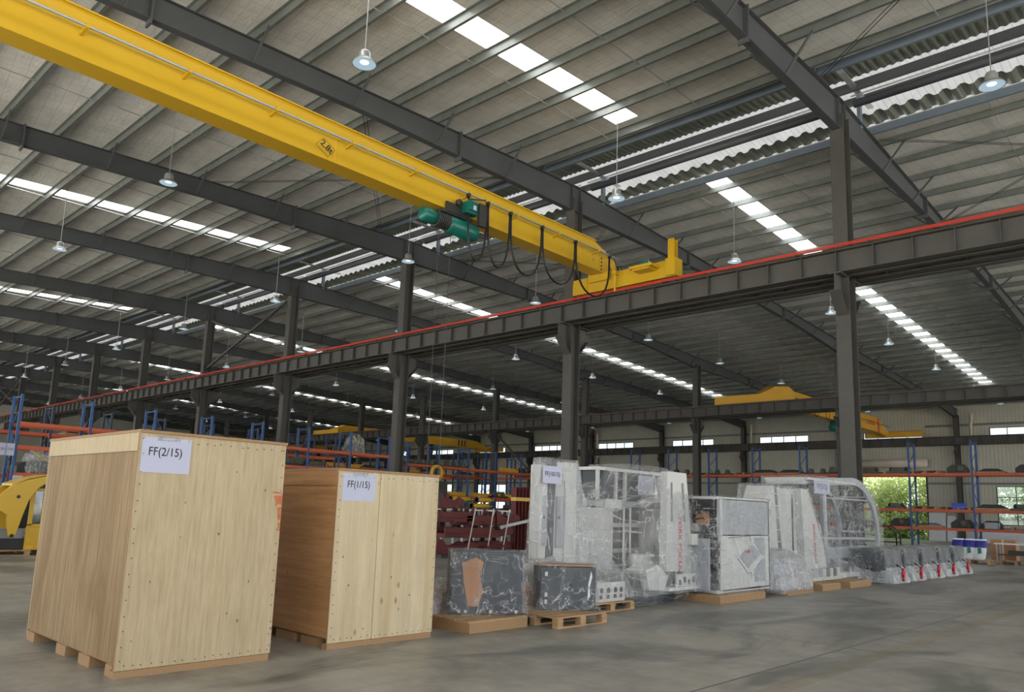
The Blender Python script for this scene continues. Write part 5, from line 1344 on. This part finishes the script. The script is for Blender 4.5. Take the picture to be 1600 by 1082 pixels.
MB().box(-.9, .9, 0, .6, .30, .36).build('deck', 'castdark', t)
for x in (-.8, .8):
    for y in (.05, .55): MB().lathe([(.001, -.03), (.1, -.03), (.1, .03), (.001, .03)], (x, y, .1), 14, 'y').build('wheel', 'black', t, True)
t = tag(MB().lathe([(.28, -.06), (.42, -.06), (.42, .06), (.28, .06), (.28, -.06)], (-30.0, 26.4, 3.33), 24, 'x').build('yellow_cable_reel', 'yellow_old', None, True), 'round yellow reel peeking over the right corner of the FF(1/15) crate', 'reel')
tag(MB().box(-30.3, -29.7, 25.9, 26.9, FL, 2.91).build('steel_cupboard', 'castdark'), 'dark steel cupboard under the yellow reel behind the FF(1/15) crate', 'cupboard')
for k, x in enumerate((-15.0, -33.3, -51.3)):
    tag(MB().tube([(x+.1, WY-.5, 10.3), (x+.1, WY-.5, 9.8), (x, WY-.35, 9.4), (x-.05, WY-.35, FL)], .12, 12).build('downpipe', 'cream', None, True), 'pale rainwater downpipe on the back wall, %s from the right' % ORD[k], 'pipe', 'pale downpipes')
for k, x0 in enumerate((-34, -61)):
    t = tag(MB().bar((x0, D2, FL), (x0-9, D2, 7.6), .12, .12).bar((x0-9, D2, FL), (x0, D2, 7.6), .12, .12).build('cross_brace', 'steel'), 'dark steel X brace between middle row columns, %s from right' % ORD[k], 'brace', 'column cross braces')
for k, x0 in enumerate((-34, -79)):
    t = tag(MB().bar((x0, D1, 9.0), (x0-9, D1, 11.9), .12, .12).bar((x0-9, D1, 9.0), (x0, D1, 11.9), .12, .12).build('cross_brace', 'steel'), 'dark steel X brace above the runway between ridge columns, %s from right' % ORD[k], 'brace', 'ridge cross braces')
scale_about_cam(False)

# ================================================================== trees beyond the back door and windows
def tree(x, y, h, r, seed, label, n=9000):
    random.seed(seed); t = thing('leafy_tree', label, 'tree', (x, y, -.05), 0, 'green trees beyond the back wall')
    MB().tube([(0, 0, 0), (.1, 0, h*.3), (.0, .1, h*.7)], .14, 8, radii=[.2, .15, .06]).build('trunk', 'leaftrunk', t, True)
    mb = MB(); blobs = [(random.uniform(-r, r)*.6, random.uniform(-r, r)*.4, random.uniform(.04, .95)*h, random.uniform(.35, .62)*r) for _ in range(26)]
    for k in range(n):
        bx_, by_, bz_, br_ = random.choice(blobs); d = Vector((random.gauss(0, 1), random.gauss(0, 1), random.gauss(0, 1))).normalized()*br_*random.uniform(.75, 1.05)
        p = Vector((bx_, by_, bz_))+d; u = Vector((random.gauss(0, 1), random.gauss(0, 1), random.gauss(0, 1))).normalized(); v = u.cross(d).normalized()
        s_ = random.uniform(.10, .24); mb.poly([p-u*s_, p-v*s_*.5, p+u*s_, p+v*s_*.5], [(0, 1, 2, 3)])
    mb.build('foliage', 'leaf', t); return t
TR = [(-33, 96, 8.5, 3.6), (-29.5, 94, 8, 3.4), (-26.5, 95.5, 9, 3.6), (-23.5, 93.5, 7.5, 3.0), (-20.5, 95, 9, 3.4), (-15.5, 94, 8, 3.4), (-12, 95.5, 8.5, 3.4), (-9, 94, 8, 3.2), (-47, 96, 9, 4), (-62, 96, 9, 4)]
LT = ['light green bushy tree beyond the open back door, %s from the left']*5+['green tree outside the lower right window, %s from the left']*3+['tree outside the small high windows left of centre, %s from the right']*2
OI = [0, 1, 2, 3, 4, 0, 1, 2, 0, 1]
for i, (x, y, h, r) in enumerate(TR): tree(x, y, h, r, 40+i, LT[i] % ORD[OI[i]])
